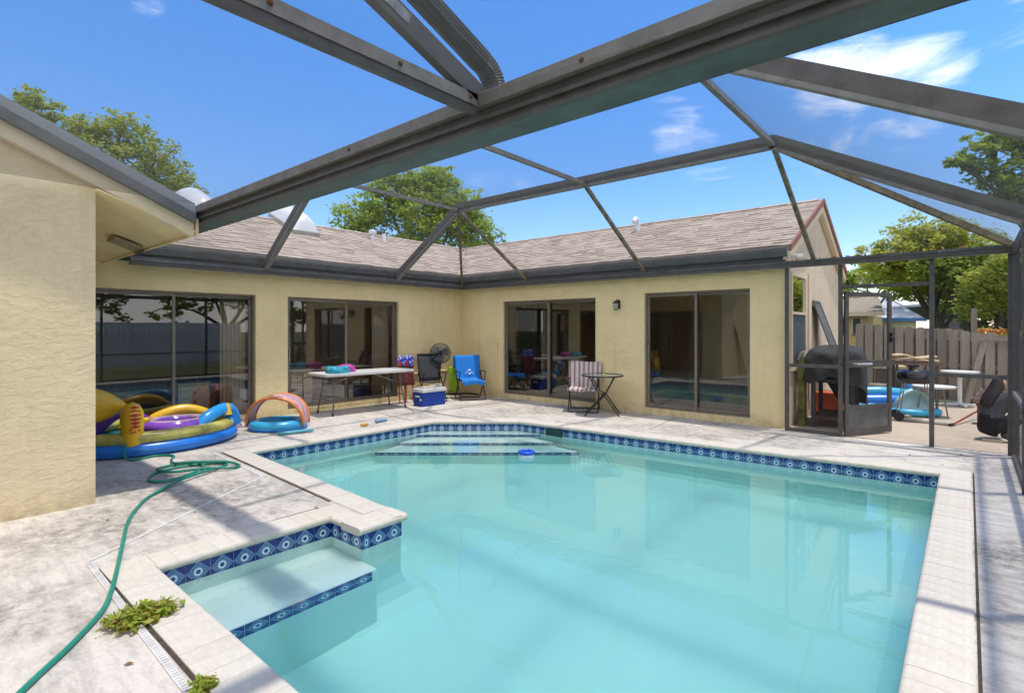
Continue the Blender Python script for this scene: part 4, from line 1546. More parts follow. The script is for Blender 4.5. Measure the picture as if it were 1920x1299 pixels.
def bundle(name, loc, rz, size, col, label, cat, seed):
    rnd = random.Random(seed)
    o = empty(name, loc, rz, label, cat)
    ph = [rnd.uniform(0, 6.28) for _ in range(6)]
    n1, n2 = 18, 12
    m = MB()

    def fn(u, v):
        a, b = u * 2 * math.pi, v * math.pi / 2
        r = math.cos(b) ** 0.22 * (1 + 0.10 * math.sin(3 * a + ph[0]) + 0.07 * math.sin(5 * a + ph[1] + 4 * b))
        return (size[0] * r * math.cos(a), size[1] * r * math.sin(a), size[2] * (math.sin(b) ** 0.45) * (1 + 0.12 * math.sin(2 * a + ph[2]) + 0.1 * math.sin(7 * v * 3 + ph[3])))
    m.grid(n1, n2, fn)
    m.build('folded_cloth', col, o, smooth=True)
    f = MB()
    for k in range(3):
        z = size[2] * (0.25 + 0.25 * k)
        f.tube([(size[0] * (1.02 - 0.12 * k) * math.cos(a / 10 * math.pi - 0.3), size[1] * (1.02 - 0.12 * k) * math.sin(a / 10 * math.pi - 0.3), z + 0.01 * math.sin(a)) for a in range(11)], 0.012, 6)
    f.build('fold', col, o, smooth=True)
    return o


bundle('beach_towel', (0.62, -3.66, 0.742), R(80), (0.20, 0.16, 0.11), plain('aqua_towel', (0.05, 0.42, 0.55), 0.9, var=0.25, scale=14, bump=0.5, bscale=90), 'aqua towel folded on the white table', 'towel', 3)
bundle('beach_bag', (0.48, -3.40, 0.742), R(60), (0.17, 0.13, 0.12), plain('pink_bag', (0.55, 0.07, 0.38), 0.6, var=0.2, scale=10), 'pink cloth bag beside the aqua towel on the white table', 'bag', 5)

# ice chest
ic = empty('cooler', (0.93, -1.78, 0), R(-2), 'blue and white picnic cooler standing on the deck near the wall', 'cooler')
MB().prism([(-0.155, -0.29), (0.155, -0.29), (0.155, 0.29), (-0.155, 0.29)], 0.0, 0.27).build('box', plain('cooler_blue', (0.008, 0.055, 0.36), 0.35, var=0.06), ic, bevel=0.02)
MB().box(-0.17, -0.305, 0.272, 0.17, 0.305, 0.345).build('lid', plain('cooler_white', (0.72, 0.72, 0.70), 0.4, var=0.04), ic, bevel=0.018)
CRP = plain('cream_plastic', (0.68, 0.63, 0.54), 0.5)
MB().box(0.0, 0.17, 0.346, 0.14, 0.21, 0.41).build('lid_latch', CRP, ic, bevel=0.004)
MB().box(-0.05, -0.24, 0.346, 0.12, -0.05, 0.375).build('lid_tray', CRP, ic, bevel=0.004)
MB().lathe([(0.09, 0), (0.085, 0.04), (0.03, 0.05)], (0.03, 0.06, 0.346), 16).build('lid_cap', CRP, ic)
MB().box(0.05, -0.296, 0.11, 0.125, -0.291, 0.155).build('label_plate', plain('silver_plate', (0.6, 0.6, 0.55), 0.3), ic)
for s in (-1, 1):
    MB().box(-0.06, s * 0.32, 0.18, 0.06, s * 0.29, 0.21).build('side_handle', WHITE, ic, bevel=0.006)


# sling / camp chairs
def sling_chair(name, loc, rz, label, cloth, tubec, w=0.52, back_h=0.88):
    o = empty(name, loc, rz, label, 'chair')
    hw = w / 2
    for s in (-1, 1):
        MB().tube([(0.26, s * hw, 0.0), (-0.20, s * hw, 0.60)], 0.0115, 8).build('leg', tubec, o)
        MB().tube([(-0.26, s * hw, 0.0), (0.12, s * hw, 0.44), (0.20, s * hw, 0.60)], 0.0115, 8).build('leg', tubec, o)
        MB().tube([(-0.16, s * (hw - 0.02), 0.38), (-0.32, s * (hw - 0.02), back_h)], 0.0115, 8).build('back_post', tubec, o)
        MB().bar((0.24, s * hw, 0.605), (-0.22, s * hw, 0.605), 0.03, 0.016).build('arm_rest', BLACK, o, bevel=0.004)
    for xx, zz_, k_ in ((0.26, 0.012, 0), (-0.26, 0.012, 0), (-0.32, back_h, 0.02)):
        MB().tube([(xx, -hw + k_, zz_), (xx, hw - k_, zz_)], 0.011, 8).build('cross_bar', tubec, o)
    MB().grid(6, 6, lambda u, v: (-0.17 + 0.40 * u, (-hw + 0.03) + (w - 0.06) * v, 0.40 + 0.02 * u - 0.03 * math.sin(u * math.pi) * math.sin(v * math.pi))).build('seat', cloth, o, smooth=True, thick=0.006)
    MB().grid(6, 6, lambda u, v: (-0.16 - 0.16 * u - 0.015 * math.sin(v * math.pi), (-hw + 0.03) + (w - 0.06) * v, 0.41 + (back_h - 0.42) * u)).build('backrest', cloth, o, smooth=True, thick=0.006)
    return o


BLKT = plain('black_tube', (0.022, 0.022, 0.024), 0.4, metal=0.3)
SLING = plain('charcoal_sling', (0.05, 0.052, 0.058), 0.8, var=0.12, scale=40)
sling_chair('sling_chair', (0.52, -1.36, 0), R(-22), 'charcoal sling chair standing behind the cooler', SLING, BLKT, 0.48, 0.98)
c2 = sling_chair('sling_chair', (0.93, -0.62, 0), R(-30), 'black folding chair with bright blue towel in the wall corner', SLING, BLKT, 0.56, 0.90)
# towel over its back
TOWB = plain('blue_towel', (0.02, 0.22, 0.68), 0.9, var=0.1, scale=16, bump=0.5, bscale=120)
tw = empty('blue_towel', (0.93, -0.62, 0), R(-30), 'bright blue towel with white print draped over the corner chair', 'towel')


def drape(u, v):
    # u across, v along the cloth from behind the back over the top to the seat front
    s = v * 1.45
    y = -0.29 + 0.58 * u
    wob = 0.015 * math.sin(9 * u + 3 * v) + 0.01 * math.sin(17 * u + 1.3)
    if s < 0.35:
        return (-0.37 - 0.02 + wob, y * 1.02, 0.93 - 0.35 + s)
    if s < 0.40:
        return (-0.36 + (s - 0.35) * 1.2, y, 0.93 + 0.005)
    if s < 0.92:
        k = (s - 0.40) / 0.52
        return (-0.285 + 0.15 * k + wob * 0.5, y * (1 - 0.05 * k), 0.925 - 0.50 * k)
    k = (s - 0.92) / 0.53
    return (-0.12 + 0.38 * min(1, k * 1.35), y * (0.95 - 0.1 * k), 0.435 - 0.32 * max(0, k - 0.70) + wob)


MB().grid(14, 40, drape).build('cloth', TOWB, tw, smooth=True, thick=0.012)
pr = MB()
for (y, z, r) in ((0.02, 0.62, 0.035), (-0.04, 0.58, 0.02), (0.07, 0.575, 0.02), (0.02, 0.545, 0.03), (-0.07, 0.55, 0.014), (0.1, 0.54, 0.014)):
    pts = [(-0.19 + 0.3 * (0.62 - z - r * math.sin(a)) + 0.028, y + r * math.cos(a), z + 0.6 * r * math.sin(a)) for a in [k * math.pi / 3 for k in range(6)]]
    pr.slab(pts, (0.004, 0, 0.001))
pr.build('white_print', plain('towel_print', (0.62, 0.72, 0.8), 0.9), tw)
# green towel hanging behind
gt = empty('green_towel', (0.50, -0.72, 0), R(-30), 'lime green towel hanging beside the pedestal fan', 'towel')
MB().grid(6, 12, lambda u, v: (0.02 * math.sin(6 * u + 2 * v), -0.12 + 0.20 * u + 0.03 * v, 0.68 - 0.56 * v + 0.02 * math.sin(5 * u))).build('cloth', plain('lime_towel', (0.32, 0.50, 0.03), 0.9, bump=0.4, bscale=90), gt, smooth=True, thick=0.012)
# pedestal fan
fn_ = empty('pedestal_fan', (0.34, -0.98, 0), R(-35), 'black pedestal fan with round wire guard against the wall', 'fan')
MB().lathe([(0.19, 0), (0.19, 0.015), (0.05, 0.035), (0.03, 0.06)], n=24).build('base', BLACK, fn_, smooth='auto')
MB().tube([(0, 0, 0.04), (0, 0, 0.45)], 0.012, 10).build('pole', plain('chrome_pole', (0.5, 0.5, 0.5), 0.2, metal=0.9), fn_)
MB().tube([(0, 0, 0.42), (0, 0, 0.86)], [0.018, 0.026], 10).box(-0.03, -0.03, 0.66, 0.03, 0.03, 0.86).build('upper_column', BLACK, fn_)
FZ = 0.99
MB().tube([(-0.14, 0, FZ), (0.04, 0, FZ)], [0.05, 0.07], 14).build('motor', plain('fan_motor', (0.015, 0.018, 0.04), 0.4), fn_, smooth='auto')
wg = MB()
for r in (0.05, 0.10, 0.15, 0.20, 0.225):
    wg.tube([(0.115 - 0.5 * r * r, r * math.cos(a / 24 * 2 * math.pi), FZ + r * math.sin(a / 24 * 2 * math.pi)) for a in range(24)], 0.0035 if r < 0.22 else 0.007, 5, True)
    wg.tube([(0.02 + 0.3 * r * r, r * math.cos(a / 24 * 2 * math.pi), FZ + r * math.sin(a / 24 * 2 * math.pi)) for a in range(24)], 0.003, 5, True)
for k in range(40):
    a = 2 * math.pi * k / 40
    wg.tube([(0.115, 0.03 * math.cos(a), FZ + 0.03 * math.sin(a)), (0.105, 0.13 * math.cos(a), FZ + 0.13 * math.sin(a)), (0.09, 0.225 * math.cos(a), FZ + 0.225 * math.sin(a)), (0.035, 0.225 * math.cos(a), FZ + 0.225 * math.sin(a)), (0.02, 0.05 * math.cos(a), FZ + 0.05 * math.sin(a))], 0.0022, 4)
g_ = wg.build('guard', BLACK, fn_)
g_['kind'] = 'stuff'
for k in range(3):
    a = R(120 * k + 20)
    MB().grid(5, 5, lambda u, v: (0.06 + 0.03 * (v - 0.5), (0.04 + 0.15 * u) * math.cos(a + (v - 0.5) * 1.3), FZ + (0.04 + 0.15 * u) * math.sin(a + (v - 0.5) * 1.3))).build('blade', plain('fan_blade', (0.20, 0.20, 0.21), 0.4), fn_, smooth=True, thick=0.004)

# two folded childrens chairs leaning by the table end
def kids_pat():
    t = NT('comic_print_cloth')
    vo = t.add('ShaderNodeTexVoronoi')
    vo.inputs['Scale'].default_value = 22
    t.link(t.coords(), vo.inputs['Vector'])
    a = t.mix(t.rng(vo.outputs['Distance'], 0.1, 0.5), (0.75, 0.72, 0.7), (0.01, 0.05, 0.42))
    a = t.mix(t.math('GREATER_THAN', t.noise(7, 2, 0.5, t.coords()), 0.58), a, (0.55, 0.03, 0.05))
    t.col(a)
    t.set(Roughness=0.6)
    return t.m


KP = kids_pat()
for i, (x, y, rz, lb) in enumerate(((0.34, -2.02, 0.2, 'blue patterned folded child chair with orange legs, nearer the sliding door'), (0.33, -1.82, -0.1, 'blue patterned folded child chair with orange legs, nearer the charcoal chair'))):
    o = empty('folded_child_chair', (x, y, 0), rz, lb, 'chair', 'folded child chairs by the table')
    MB().lathe([(0.001, -0.05), (0.09, -0.045), (0.125, 0.0), (0.09, 0.045), (0.001, 0.05)], n=18).build('round_pad', KP, o, smooth='auto')
    o.children[-1].location = (0, 0, 0.86)
    o.children[-1].rotation_euler = (0, R(90), 0)
    MB().grid(6, 6, lambda u, v: (0.02 * math.sin(9 * u + v * 4), -0.11 + 0.22 * u, 0.36 + 0.42 * v)).build('folded_cloth', plain('red_black_cloth', (0.30, 0.06, 0.05), 0.7, var=0.4, scale=9, dark=(0.02, 0.015, 0.02)), o, smooth=True, thick=0.05)
    for s in (-1, 1):
        MB().tube([(0.03, s * 0.09, 0.0), (0.0, s * 0.07, 0.62)], 0.014, 8).build('leg', plain('orange_tube', (0.42, 0.09, 0.03), 0.5), o)

# round bistro table with folding legs, striped towel on a chair
GUN = plain('gunmetal_tube', (0.05, 0.048, 0.046), 0.4, metal=0.4)
bt = empty('bistro_table', (4.22, -0.60, 0), R(28), 'small round glass topped bistro table with folding dark legs', 'table')
torus(MB(), (0, 0, 0.70), 0.36, 0.36, 0.014, 0.014, 40, 8).build('rim', GUN, bt, smooth=True)
MB().lathe([(0.001, 0.698), (0.35, 0.698), (0.35, 0.705), (0.001, 0.705)], n=40, cap=False).build('glass_top', plain('pebbled_glass', (0.16, 0.21, 0.20), 0.12, spec=0.8), bt)
for s in (-1, 1):
    MB().tube([(0.22, s * 0.22, 0.69), (0.06, s * 0.22, 0.38), (-0.30, s * 0.22, 0.0)], 0.0115, 8).build('leg', GUN, bt, smooth=True)
    MB().tube([(-0.22, s * 0.19, 0.69), (-0.05, s * 0.19, 0.40), (0.05, s * 0.19, 0.36), (0.30, s * 0.19, 0.0)], 0.0115, 8).build('leg', GUN, bt, smooth=True)
for xx, yy_, zz_ in ((-0.24, 0.22, 0.07), (0.0, 0.22, 0.36), (0.2, 0.19, 0.12)):
    MB().tube([(xx, -yy_, zz_), (xx, yy_, zz_)], 0.009, 6).build('cross_bar', GUN, bt)
gg = MB().lathe([(0.03, 0), (0.035, 0.012), (0.02, 0.02)], n=10).build('goggles', plain('yellow_goggles', (0.65, 0.60, 0.05), 0.4), None, smooth='auto')
gg.location = (4.27, -0.63, 0.706)
tag(gg, 'tiny yellow toy lying on the bistro table', 'toy')
c3 = sling_chair('folding_chair', (3.72, -0.42, 0), R(-62), 'dark folding chair under the striped towel in front of the far door', plain('dark_brown_sling', (0.035, 0.03, 0.03), 0.8), GUN, 0.54, 0.86)


def stripe():
    t = NT('striped_towel_cloth')
    tc = t.add('ShaderNodeTexCoord')
    sp_ = t.add('ShaderNodeSeparateXYZ')
    t.link(tc.outputs['UV'], sp_.inputs[0])
    s = t.math('SINE', t.math('MULTIPLY', sp_.outputs[0], 44.0))
    s2 = t.math('SINE', t.math('MULTIPLY', sp_.outputs[0], 110.0))
    a = t.mix(t.math('GREATER_THAN', s, 0.35), (0.62, 0.55, 0.54), (0.30, 0.16, 0.12))
    a = t.mix(t.math('MULTIPLY', t.math('GREATER_THAN', s2, 0.7), 0.5), a, (0.45, 0.33, 0.3))
    t.col(a)
    t.set(Roughness=0.9)
    t.bump(t.noise(120, 2, 0.5, t.coords()), 0.5, 0.003)
    return t.m


ts = empty('striped_towel', (3.72, -0.42, 0), R(-62), 'pink and white striped towel draped over the folding chair', 'towel')


def drape2(u, v):
    s = v * 1.2
    y = -0.31 + 0.62 * u
    wob = 0.018 * math.sin(8 * u + 2 * v) + 0.012 * math.sin(15 * u + 5 * v)
    if s < 0.25:
        return (-0.38 + wob, y, 0.89 - 0.25 + s)
    if s < 0.30:
        return (-0.37 + (s - 0.25) * 1.4, y * 1.0, 0.895 + 0.01 * math.sin(7 * u))
    if s < 0.80:
        k = (s - 0.30) / 0.5
        return (-0.285 + 0.16 * k + wob, y * (1 - 0.05 * k), 0.89 - 0.47 * k)
    k = (s - 0.8) / 0.4
    return (-0.12 + 0.35 * min(1, k * 1.3), y * 0.92, 0.43 - 0.2 * max(0, k - 0.77) + wob * 0.5)


NU, NV = 16, 36
o = MB().grid(NU, NV, drape2).build('cloth', stripe(), ts, smooth=True, thick=0.012)
uv = o.data.uv_layers.new()
for l in o.data.loops:
    i = l.vertex_index
    uv.data[l.index].uv = ((i // (NV + 1)) / NU, (i % (NV + 1)) / NV)
# weeds in the deck joint
WEED = leaf_mat('weed_leaves', [(0.20, 0.32, 0.03), (0.36, 0.44, 0.04), (0.28, 0.38, 0.04), (0.46, 0.46, 0.07), (0.34, 0.20, 0.07)], 0.4)


def weed(loc, rx, ry, h, n, seed, label):
    rnd = random.Random(seed)
    o = empty('weed', loc, 0, label, 'weed')
    st, lv = MB(), MB()
    for k in range(n):
        a = rnd.uniform(0, 6.283)
        r = rnd.random() ** 0.6
        tip = Vector((rx * r * math.cos(a), ry * r * math.sin(a), h * (1.1 - 0.7 * r) * rnd.uniform(0.4, 1.1)))
        st.tube([(tip.x * 0.15, tip.y * 0.15, 0), (tip.x * 0.6, tip.y * 0.6, tip.z * 0.7), tuple(tip)], 0.0012, 4)
        for j in range(9):
            p = tip * rnd.uniform(0.35, 1.0) + Vector((rnd.gauss(0, 0.012), rnd.gauss(0, 0.012), rnd.gauss(0, 0.006)))
            p.z = max(p.z, 0.004)
            d = Vector((rnd.gauss(0, 1), rnd.gauss(0, 1), rnd.gauss(0.2, 0.5))).normalized() * rnd.choice((0.007, 0.011, 0.016, 0.024)) * rnd.uniform(0.8, 1.2)
            e = d.cross(Vector((rnd.gauss(0, 1), rnd.gauss(0, 1), 2))).normalized() * d.length * 0.5
            lv.quad(p - d, p + e, p + d, p - e)
    st.build('stems', plain('weed_stem', (0.25, 0.15, 0.05), 0.7), o)
    f = lv.build('leaves', WEED, o)
    f['kind'] = 'stuff'
    return o


weed((5.88, -8.02, 0.004), 0.14, 0.20, 0.085, 190, 2, 'bright green weed growing out of the drain beside the hose')
weed((6.72, -8.03, 0.004), 0.05, 0.06, 0.06, 36, 4, 'small weed tuft in the deck seam at the picture edge')
# curtains and furniture seen through the glass


def curtain(name, p0, p1, z0, z1, mat, label, waves=7, amp=0.03):
    a, b = Vector(p0), Vector(p1)
    d = b - a
    nrm = Vector((-d.y, d.x)).normalized()
    o = empty(name, (a.x, a.y, z0), 0, label, 'curtain')
    m = MB()
    m.grid(waves * 8, 4, lambda u, v: (d.x * u + nrm.x * amp * math.sin(u * waves * 6.283), d.y * u + nrm.y * amp * math.sin(u * waves * 6.283), (z1 - z0) * v))
    m.build('cloth', mat, o, smooth=True, thick=0.006)
    MB().tube([(0, 0, z1 - z0), (d.x, d.y, z1 - z0)], 0.012, 6).build('rail', WHITE, o)
    return o


curtain('curtain', (-0.28, -4.88), (-0.28, -5.28), 0.06, 2.05, CURT, 'beige vertical blinds behind the door nearest the play pool', 6)
curtain('curtain', (-0.28, -1.90), (-0.28, -2.30), 0.06, 2.05, CURT, 'beige vertical blinds behind the door at the white table', 6)
curtain('curtain', (1.45, 0.32), (1.95, 0.32), 0.08, 2.05, plain('navy_curtain', (0.012, 0.014, 0.03), 0.9), 'dark navy curtain behind the far door left of the striped towel', 6, 0.04)


def dresser(loc, rz, w, d, h, label):
    o = empty('dresser', loc, rz, label, 'dresser')
    MB().box(-d / 2, -w / 2, 0, d / 2, w / 2, h - 0.03).build('body', WOOD_W, o)
    MB().box(-d / 2 - 0.01, -w / 2 - 0.02, h - 0.028, d / 2 + 0.02, w / 2 + 0.02, h).build('top', WOOD_W, o, bevel=0.004)
    for k in range(3):
        z0 = 0.06 + k * (h - 0.12) / 3
        dw = MB().box(d / 2 + 0.002, -w / 2 + 0.03, z0, d / 2 + 0.018, w / 2 - 0.03, z0 + (h - 0.14) / 3 - 0.015).build('drawer', WOOD_W, o, bevel=0.004)
        MB().lathe([(0.008, 0), (0.02, 0.02), (0.001, 0.03)], n=10).build('knob', plain('brown_knob', (0.14, 0.06, 0.03), 0.4), dw, smooth=True)
        dw.children[-1].location = (d / 2 + 0.018, 0, z0 + (h - 0.14) / 6)
        dw.children[-1].rotation_euler = (0, R(90), 0)
    return o


dresser((-0.62, -3.88, 0.03), 0, 0.62, 0.42, 0.74, 'cream chest of drawers inside the door behind the white table')
dresser((-0.65, -5.62, 0.03), 0, 0.46, 0.42, 0.62, 'cream chest of drawers inside the door behind the play pool')
# pool poles leaning on the wing wall (seen reflected)
pp = empty('pool_pole', (3.45, -9.0, 0), 0, 'pool poles leaning against the trowelled stucco wall', 'pole')
for k in range(3):
    MB().tube([(0.22 - 0.05 * k, 0.15 * k, 0), (-0.05, 0.1 * k + 0.1, 1.45 + 0.1 * k)], 0.015, 8).build('pole', plain('brown_pole', (0.16, 0.11, 0.08), 0.6), pp)

# stray dead leaves on the deck
sl = MB()
for k in range(46):
    c = Vector((random.uniform(0.6, 9.4), random.choice((random.uniform(-1.4, -0.2), random.uniform(-8.6, -6.5))), 0.006))
    if c.y < -5 and c.x > 5.0 and c.y > -7.95:
        continue
    a = random.uniform(0, 6.28)
    d = Vector((math.cos(a), math.sin(a), 0)) * random.uniform(0.012, 0.03)
    e = Vector((-d.y, d.x, 0)) * 0.4
    sl.quad(c - d, c + e + Vector((0, 0, 0.006)), c + d, c - e)
tag(sl.build('fallen_leaves', plain('brown_leaf', (0.20, 0.12, 0.06), 0.9)), 'a few dead brown leaves scattered over the deck', 'leaves', kind='stuff')
# ------------------------------------------------------------------ side patio beyond the screen
FENCE = island('weathered_boards', [(0.34, 0.285, 0.225), (0.45, 0.39, 0.32), (0.25, 0.205, 0.16), (0.54, 0.475, 0.395)], 0.95, (45, 45, 2.5), 0.6, 0.75, 0.1)
fe = empty('board_fence', (8.4, 5.75, 0), 0, 'weathered grey board-on-board fence along the side patio', 'fence')


def fence_y(x):
    return 5.82 - 0.30 * max(0, x - 8.3)


def fence_h(x):
    h = 1.66 - 0.075 * (x - 7.2)
    return h - (0.05 if x > 8.95 else 0)


def board(x, w, off, h):
    y = fence_y(x)
    b = MB()
    lean = random.uniform(-0.012, 0.012)
    t = 0.019
    x0, x1 = x - w / 2 - 8.4, x + w / 2 - 8.4
    yy = y - 5.75 + off
    h += random.uniform(-0.03, 0.02)
    b.slab([(x0, yy, 0.03), (x1, yy, 0.03), (x1 + lean, yy, h - 0.03), (x1 - 0.025 + lean, yy, h), (x0 + 0.025 + lean, yy, h), (x0 + lean, yy, h - 0.03)], (0, t, 0))
    b.build('board', FENCE, fe)


x = 7.25
while x < 11.6:
    board(x, 0.148, -0.05, fence_h(x))
    board(x + 0.094, 0.148, 0.045, fence_h(x) - 0.02)
    x += 0.188
for z in (0.3, 0.85, 1.4):
    MB().bar((7.1 - 8.4, fence_y(7.1) - 5.75 + 0.02, z), (8.3 - 8.4, fence_y(8.3) - 5.75 + 0.02, z - 0.05), 0.038, 0.085).build('rail', FENCE, fe)
    MB().bar((8.3 - 8.4, fence_y(8.3) - 5.75 + 0.02, z - 0.05), (11.7 - 8.4, fence_y(11.7) - 5.75 + 0.02, z - 0.2), 0.038, 0.085).build('rail', FENCE, fe)
for x in (7.4, 9.27, 11.2):
    MB().box(x - 0.05 - 8.4, fence_y(x) - 5.75 + 0.07, 0, x + 0.05 - 8.4, fence_y(x) - 5.75 + 0.17, 1.95 if x == 9.27 else 1.5).build('post', FENCE, fe)
# board leaning on the fence
lb = empty('leaning_board', (9.15, 5.3, 0), 0, 'dark wooden board leaning against the fence behind the white tables', 'board')
MB().bar((0, 0, 0), (0.28, 0.12, 1.28), 0.10, 0.03, (0, 1, 0)).build('plank', FENCE, lb)
lb2 = MB().bar((-0.02, 0, 0), (0.75, -0.10, -0.02), 0.04, 0.05).build('rail_pole', FENCE, None)
lb2.location = (9.36, 5.28, 1.33)
tag(lb2, 'brown wooden pole fixed across the fence top at the right', 'pole')
# clutter: covered grill on its stand
CLOTH = plain('black_grill_cover', (0.045, 0.045, 0.047), 0.85, var=0.3, scale=7, bump=0.6, bscale=12)
cg_ = empty('covered_grill', (7.56, 1.02, 0), R(4), 'grill under a black fabric cover on a dark stand by the gable wall', 'grill')
for x, y in ((-0.26, -0.45), (0.26, -0.45), (-0.26, 0.45), (0.26, 0.45)):
    MB().box(x - 0.03, y - 0.03, 0.0, x + 0.03, y + 0.03, 0.72).build('leg', plain('dark_stand', (0.05, 0.05, 0.06), 0.5, metal=0.2), cg_)
MB().box(-0.30, -0.52, 0.70, 0.30, 0.52, 0.75).build('stand_top', BLACK, cg_)
MB().box(-0.27, -0.46, 0.14, 0.27, 0.46, 0.17).build('stand_shelf', plain('stand_shelf_brown', (0.09, 0.05, 0.04), 0.7), cg_)


def cover(u, v):
    a = u * 2 * math.pi
    c, s = math.cos(a), math.sin(a)
    k = 1 / (abs(c) ** 5 + abs(s) ** 5) ** 0.2
    zt_ = 1.22
    if v < 0.62:
        q = v / 0.62
        hang = 0.74 - 0.50 * max(0.0, min(1.0, (0.75 * c + 0.65 * s) * 1.2)) - 0.06 * math.sin(5 * a)
        f = 1.06 - 0.08 * q + 0.03 * math.sin(9 * a + 4 * q)
        return (0.40 * k * c * f, 0.60 * k * s * f, hang + (1.10 - hang) * q)
    q = (v - 0.62) / 0.38
    f = 0.98 * math.cos(q * math.pi / 2) ** 0.6
    return (0.40 * k * c * f, 0.60 * k * s * f, 1.10 + 0.15 * math.sin(q * math.pi / 2) + 0.02 * math.sin(6 * a + 5 * q))


MB().grid(48, 16, cover).build('cover', CLOTH, cg_, smooth=True)
MB().tube(spline([(0.1, -0.3, 1.2), (0.1, -0.15, 1.27), (0.08, 0.0, 1.21), (0.1, 0.2, 1.26)], 5), 0.035, 8).build('cover_fold', CLOTH, cg_, smooth=True)
rb = MB().box(-0.2, -0.2, 0, 0.2, 0.2, 0.42).build('storage_crate', plain('orange_crate', (0.62, 0.10, 0.03), 0.5), None, bevel=0.02)
rb.location = (7.32, 1.95, 0.0)
tag(rb, 'orange plastic crate on the ground behind the covered grill', 'crate')
# mossy post and mop head at the house corner
mp_ = empty('mossy_post', (7.16, 0.62, 0), 0, 'short mossy green wooden post by the house corner', 'post')
MB().box(-0.05, -0.07, 0, 0.05, 0.07, 1.04).build('post_body', plain('mossy_wood', (0.22, 0.21, 0.05), 0.95, var=0.35, scale=6), mp_)
mh = MB()
for k in range(60):
    a = random.uniform(0, 6.28)
    r = random.uniform(0.04, 0.12)
    mh.tube(spline([(0, 0, 0.08), (r * 0.7 * math.cos(a), r * 0.7 * math.sin(a), 0.09), (r * math.cos(a), 1.6 * r * math.sin(a), random.uniform(-0.04, 0.04))], 3), 0.007, 4)
mo = mh.build('mop_head', plain('grey_mop', (0.50, 0.46, 0.40), 0.95, var=0.3), None)
mo.location = (7.2, 0.72, 1.07)
tag(mo, 'stringy grey mop head lying on the mossy post', 'mop')
# window screen panel leaning on the gable wall
sp_ = empty('window_screen', (7.45, 2.55, 0.0), 0, 'loose framed window screen leaning on the beige gable wall', 'screen')
q0, q1, q2, q3 = Vector((0.14, -0.22, 0.2)), Vector((0.14, 0.42, 0.2)), Vector((-0.37, -0.18, 2.02)), Vector((-0.37, -0.72, 2.02))
for a, b in ((q0, q3), (q1, q2), (q0, q1), (q3, q2)):
    MB().bar(a, b, 0.035, 0.02, (1, 0, 0.3)).build('frame_bar', plain('grey_screen_frame', (0.16, 0.155, 0.145), 0.5), sp_)
MB().quad(q0, q1, q2, q3).build('mesh', plain('grey_mesh', (0.17, 0.18, 0.17), 0.7, var=0.3, scale=2), sp_)
# charcoal barbecue
bq = empty('charcoal_grill', (8.50, 2.25, 0), R(12), 'small black rectangular charcoal grill on thin steel legs', 'grill')
GB = plain('gloss_black', (0.012, 0.012, 0.013), 0.18, var=0.1, spec=0.6)
MB().lathe([(0.20, 0.62), (0.255, 0.70), (0.26, 0.715)], n=28, sx=1.0, sy=0.78).build('bowl', GB, bq, smooth='auto')
MB().lathe([(0.262, 0.72), (0.25, 0.80), (0.19, 0.845), (0.001, 0.85)], n=28, sx=1.0, sy=0.78).build('lid', GB, bq, smooth='auto')
MB().tube([(-0.05, 0, 0.85), (-0.05, 0, 0.90)], 0.03, 8).box(-0.1, -0.02, 0.89, 0.06, 0.02, 0.925).build('lid_handle', BLACK, bq, bevel=0.006)
for s, t in ((-1, -1), (1, -1), (-1, 1), (1, 1)):
    MB().tube([(s * 0.14, t * 0.11, 0.66), (s * 0.24, t * 0.17, 0.02)], 0.009, 8).build('leg', plain('chrome_leg', (0.42, 0.42, 0.4), 0.3, metal=0.7), bq)
for t in (-1, 1):
    w_ = MB().lathe([(0.06, -0.015), (0.075, -0.01), (0.075, 0.01), (0.06, 0.015)], n=18).build('wheel', BLACK, bq)
    w_.location = (-0.24, t * 0.18, 0.075)
    w_.rotation_euler = (R(90), 0, 0)
MB().bar((0.24, 0.1, 0.72), (0.34, 0.12, 0.69), 0.03, 0.02).build('vent_lever', BLACK, bq)
# shelf with rolled tan mats over it
rt = empty('side_table', (8.42, 3.55, 0), R(15), 'brown wooden side table stacked with tan towels behind the charcoal grill', 'table')
for x, y in ((-0.3, -0.15), (0.3, -0.15), (-0.3, 0.15), (0.3, 0.15)):
    MB().box(x - 0.02, y - 0.02, 0, x + 0.02, y + 0.02, 0.86).build('leg', plain('brown_leg', (0.10, 0.06, 0.04), 0.6), rt)
MB().box(-0.36, -0.2, 0.86, 0.36, 0.2, 0.91).build('top', plain('brown_board', (0.16, 0.09, 0.06), 0.6), rt)
tl = empty('tan_towels', (8.42, 3.55, 0.91), R(15), 'folded tan towels piled on the side table', 'towels')
for k in range(2):
    MB().grid(14, 6, lambda u, v: (-0.33 + 0.66 * u - 0.03 * k, -0.17 + 0.34 * v, 0.05 + 0.05 * k + 0.045 * math.sin(5 * u + k * 2) * (0.4 + u * (1 - u)) + 0.04 * math.exp(-((u - 0.3) / 0.18) ** 2) * k)).build('folded_towel', plain('tan_towel', (0.60, 0.45, 0.27), 0.9, bump=0.5, bscale=80), tl, smooth=True, thick=0.035)
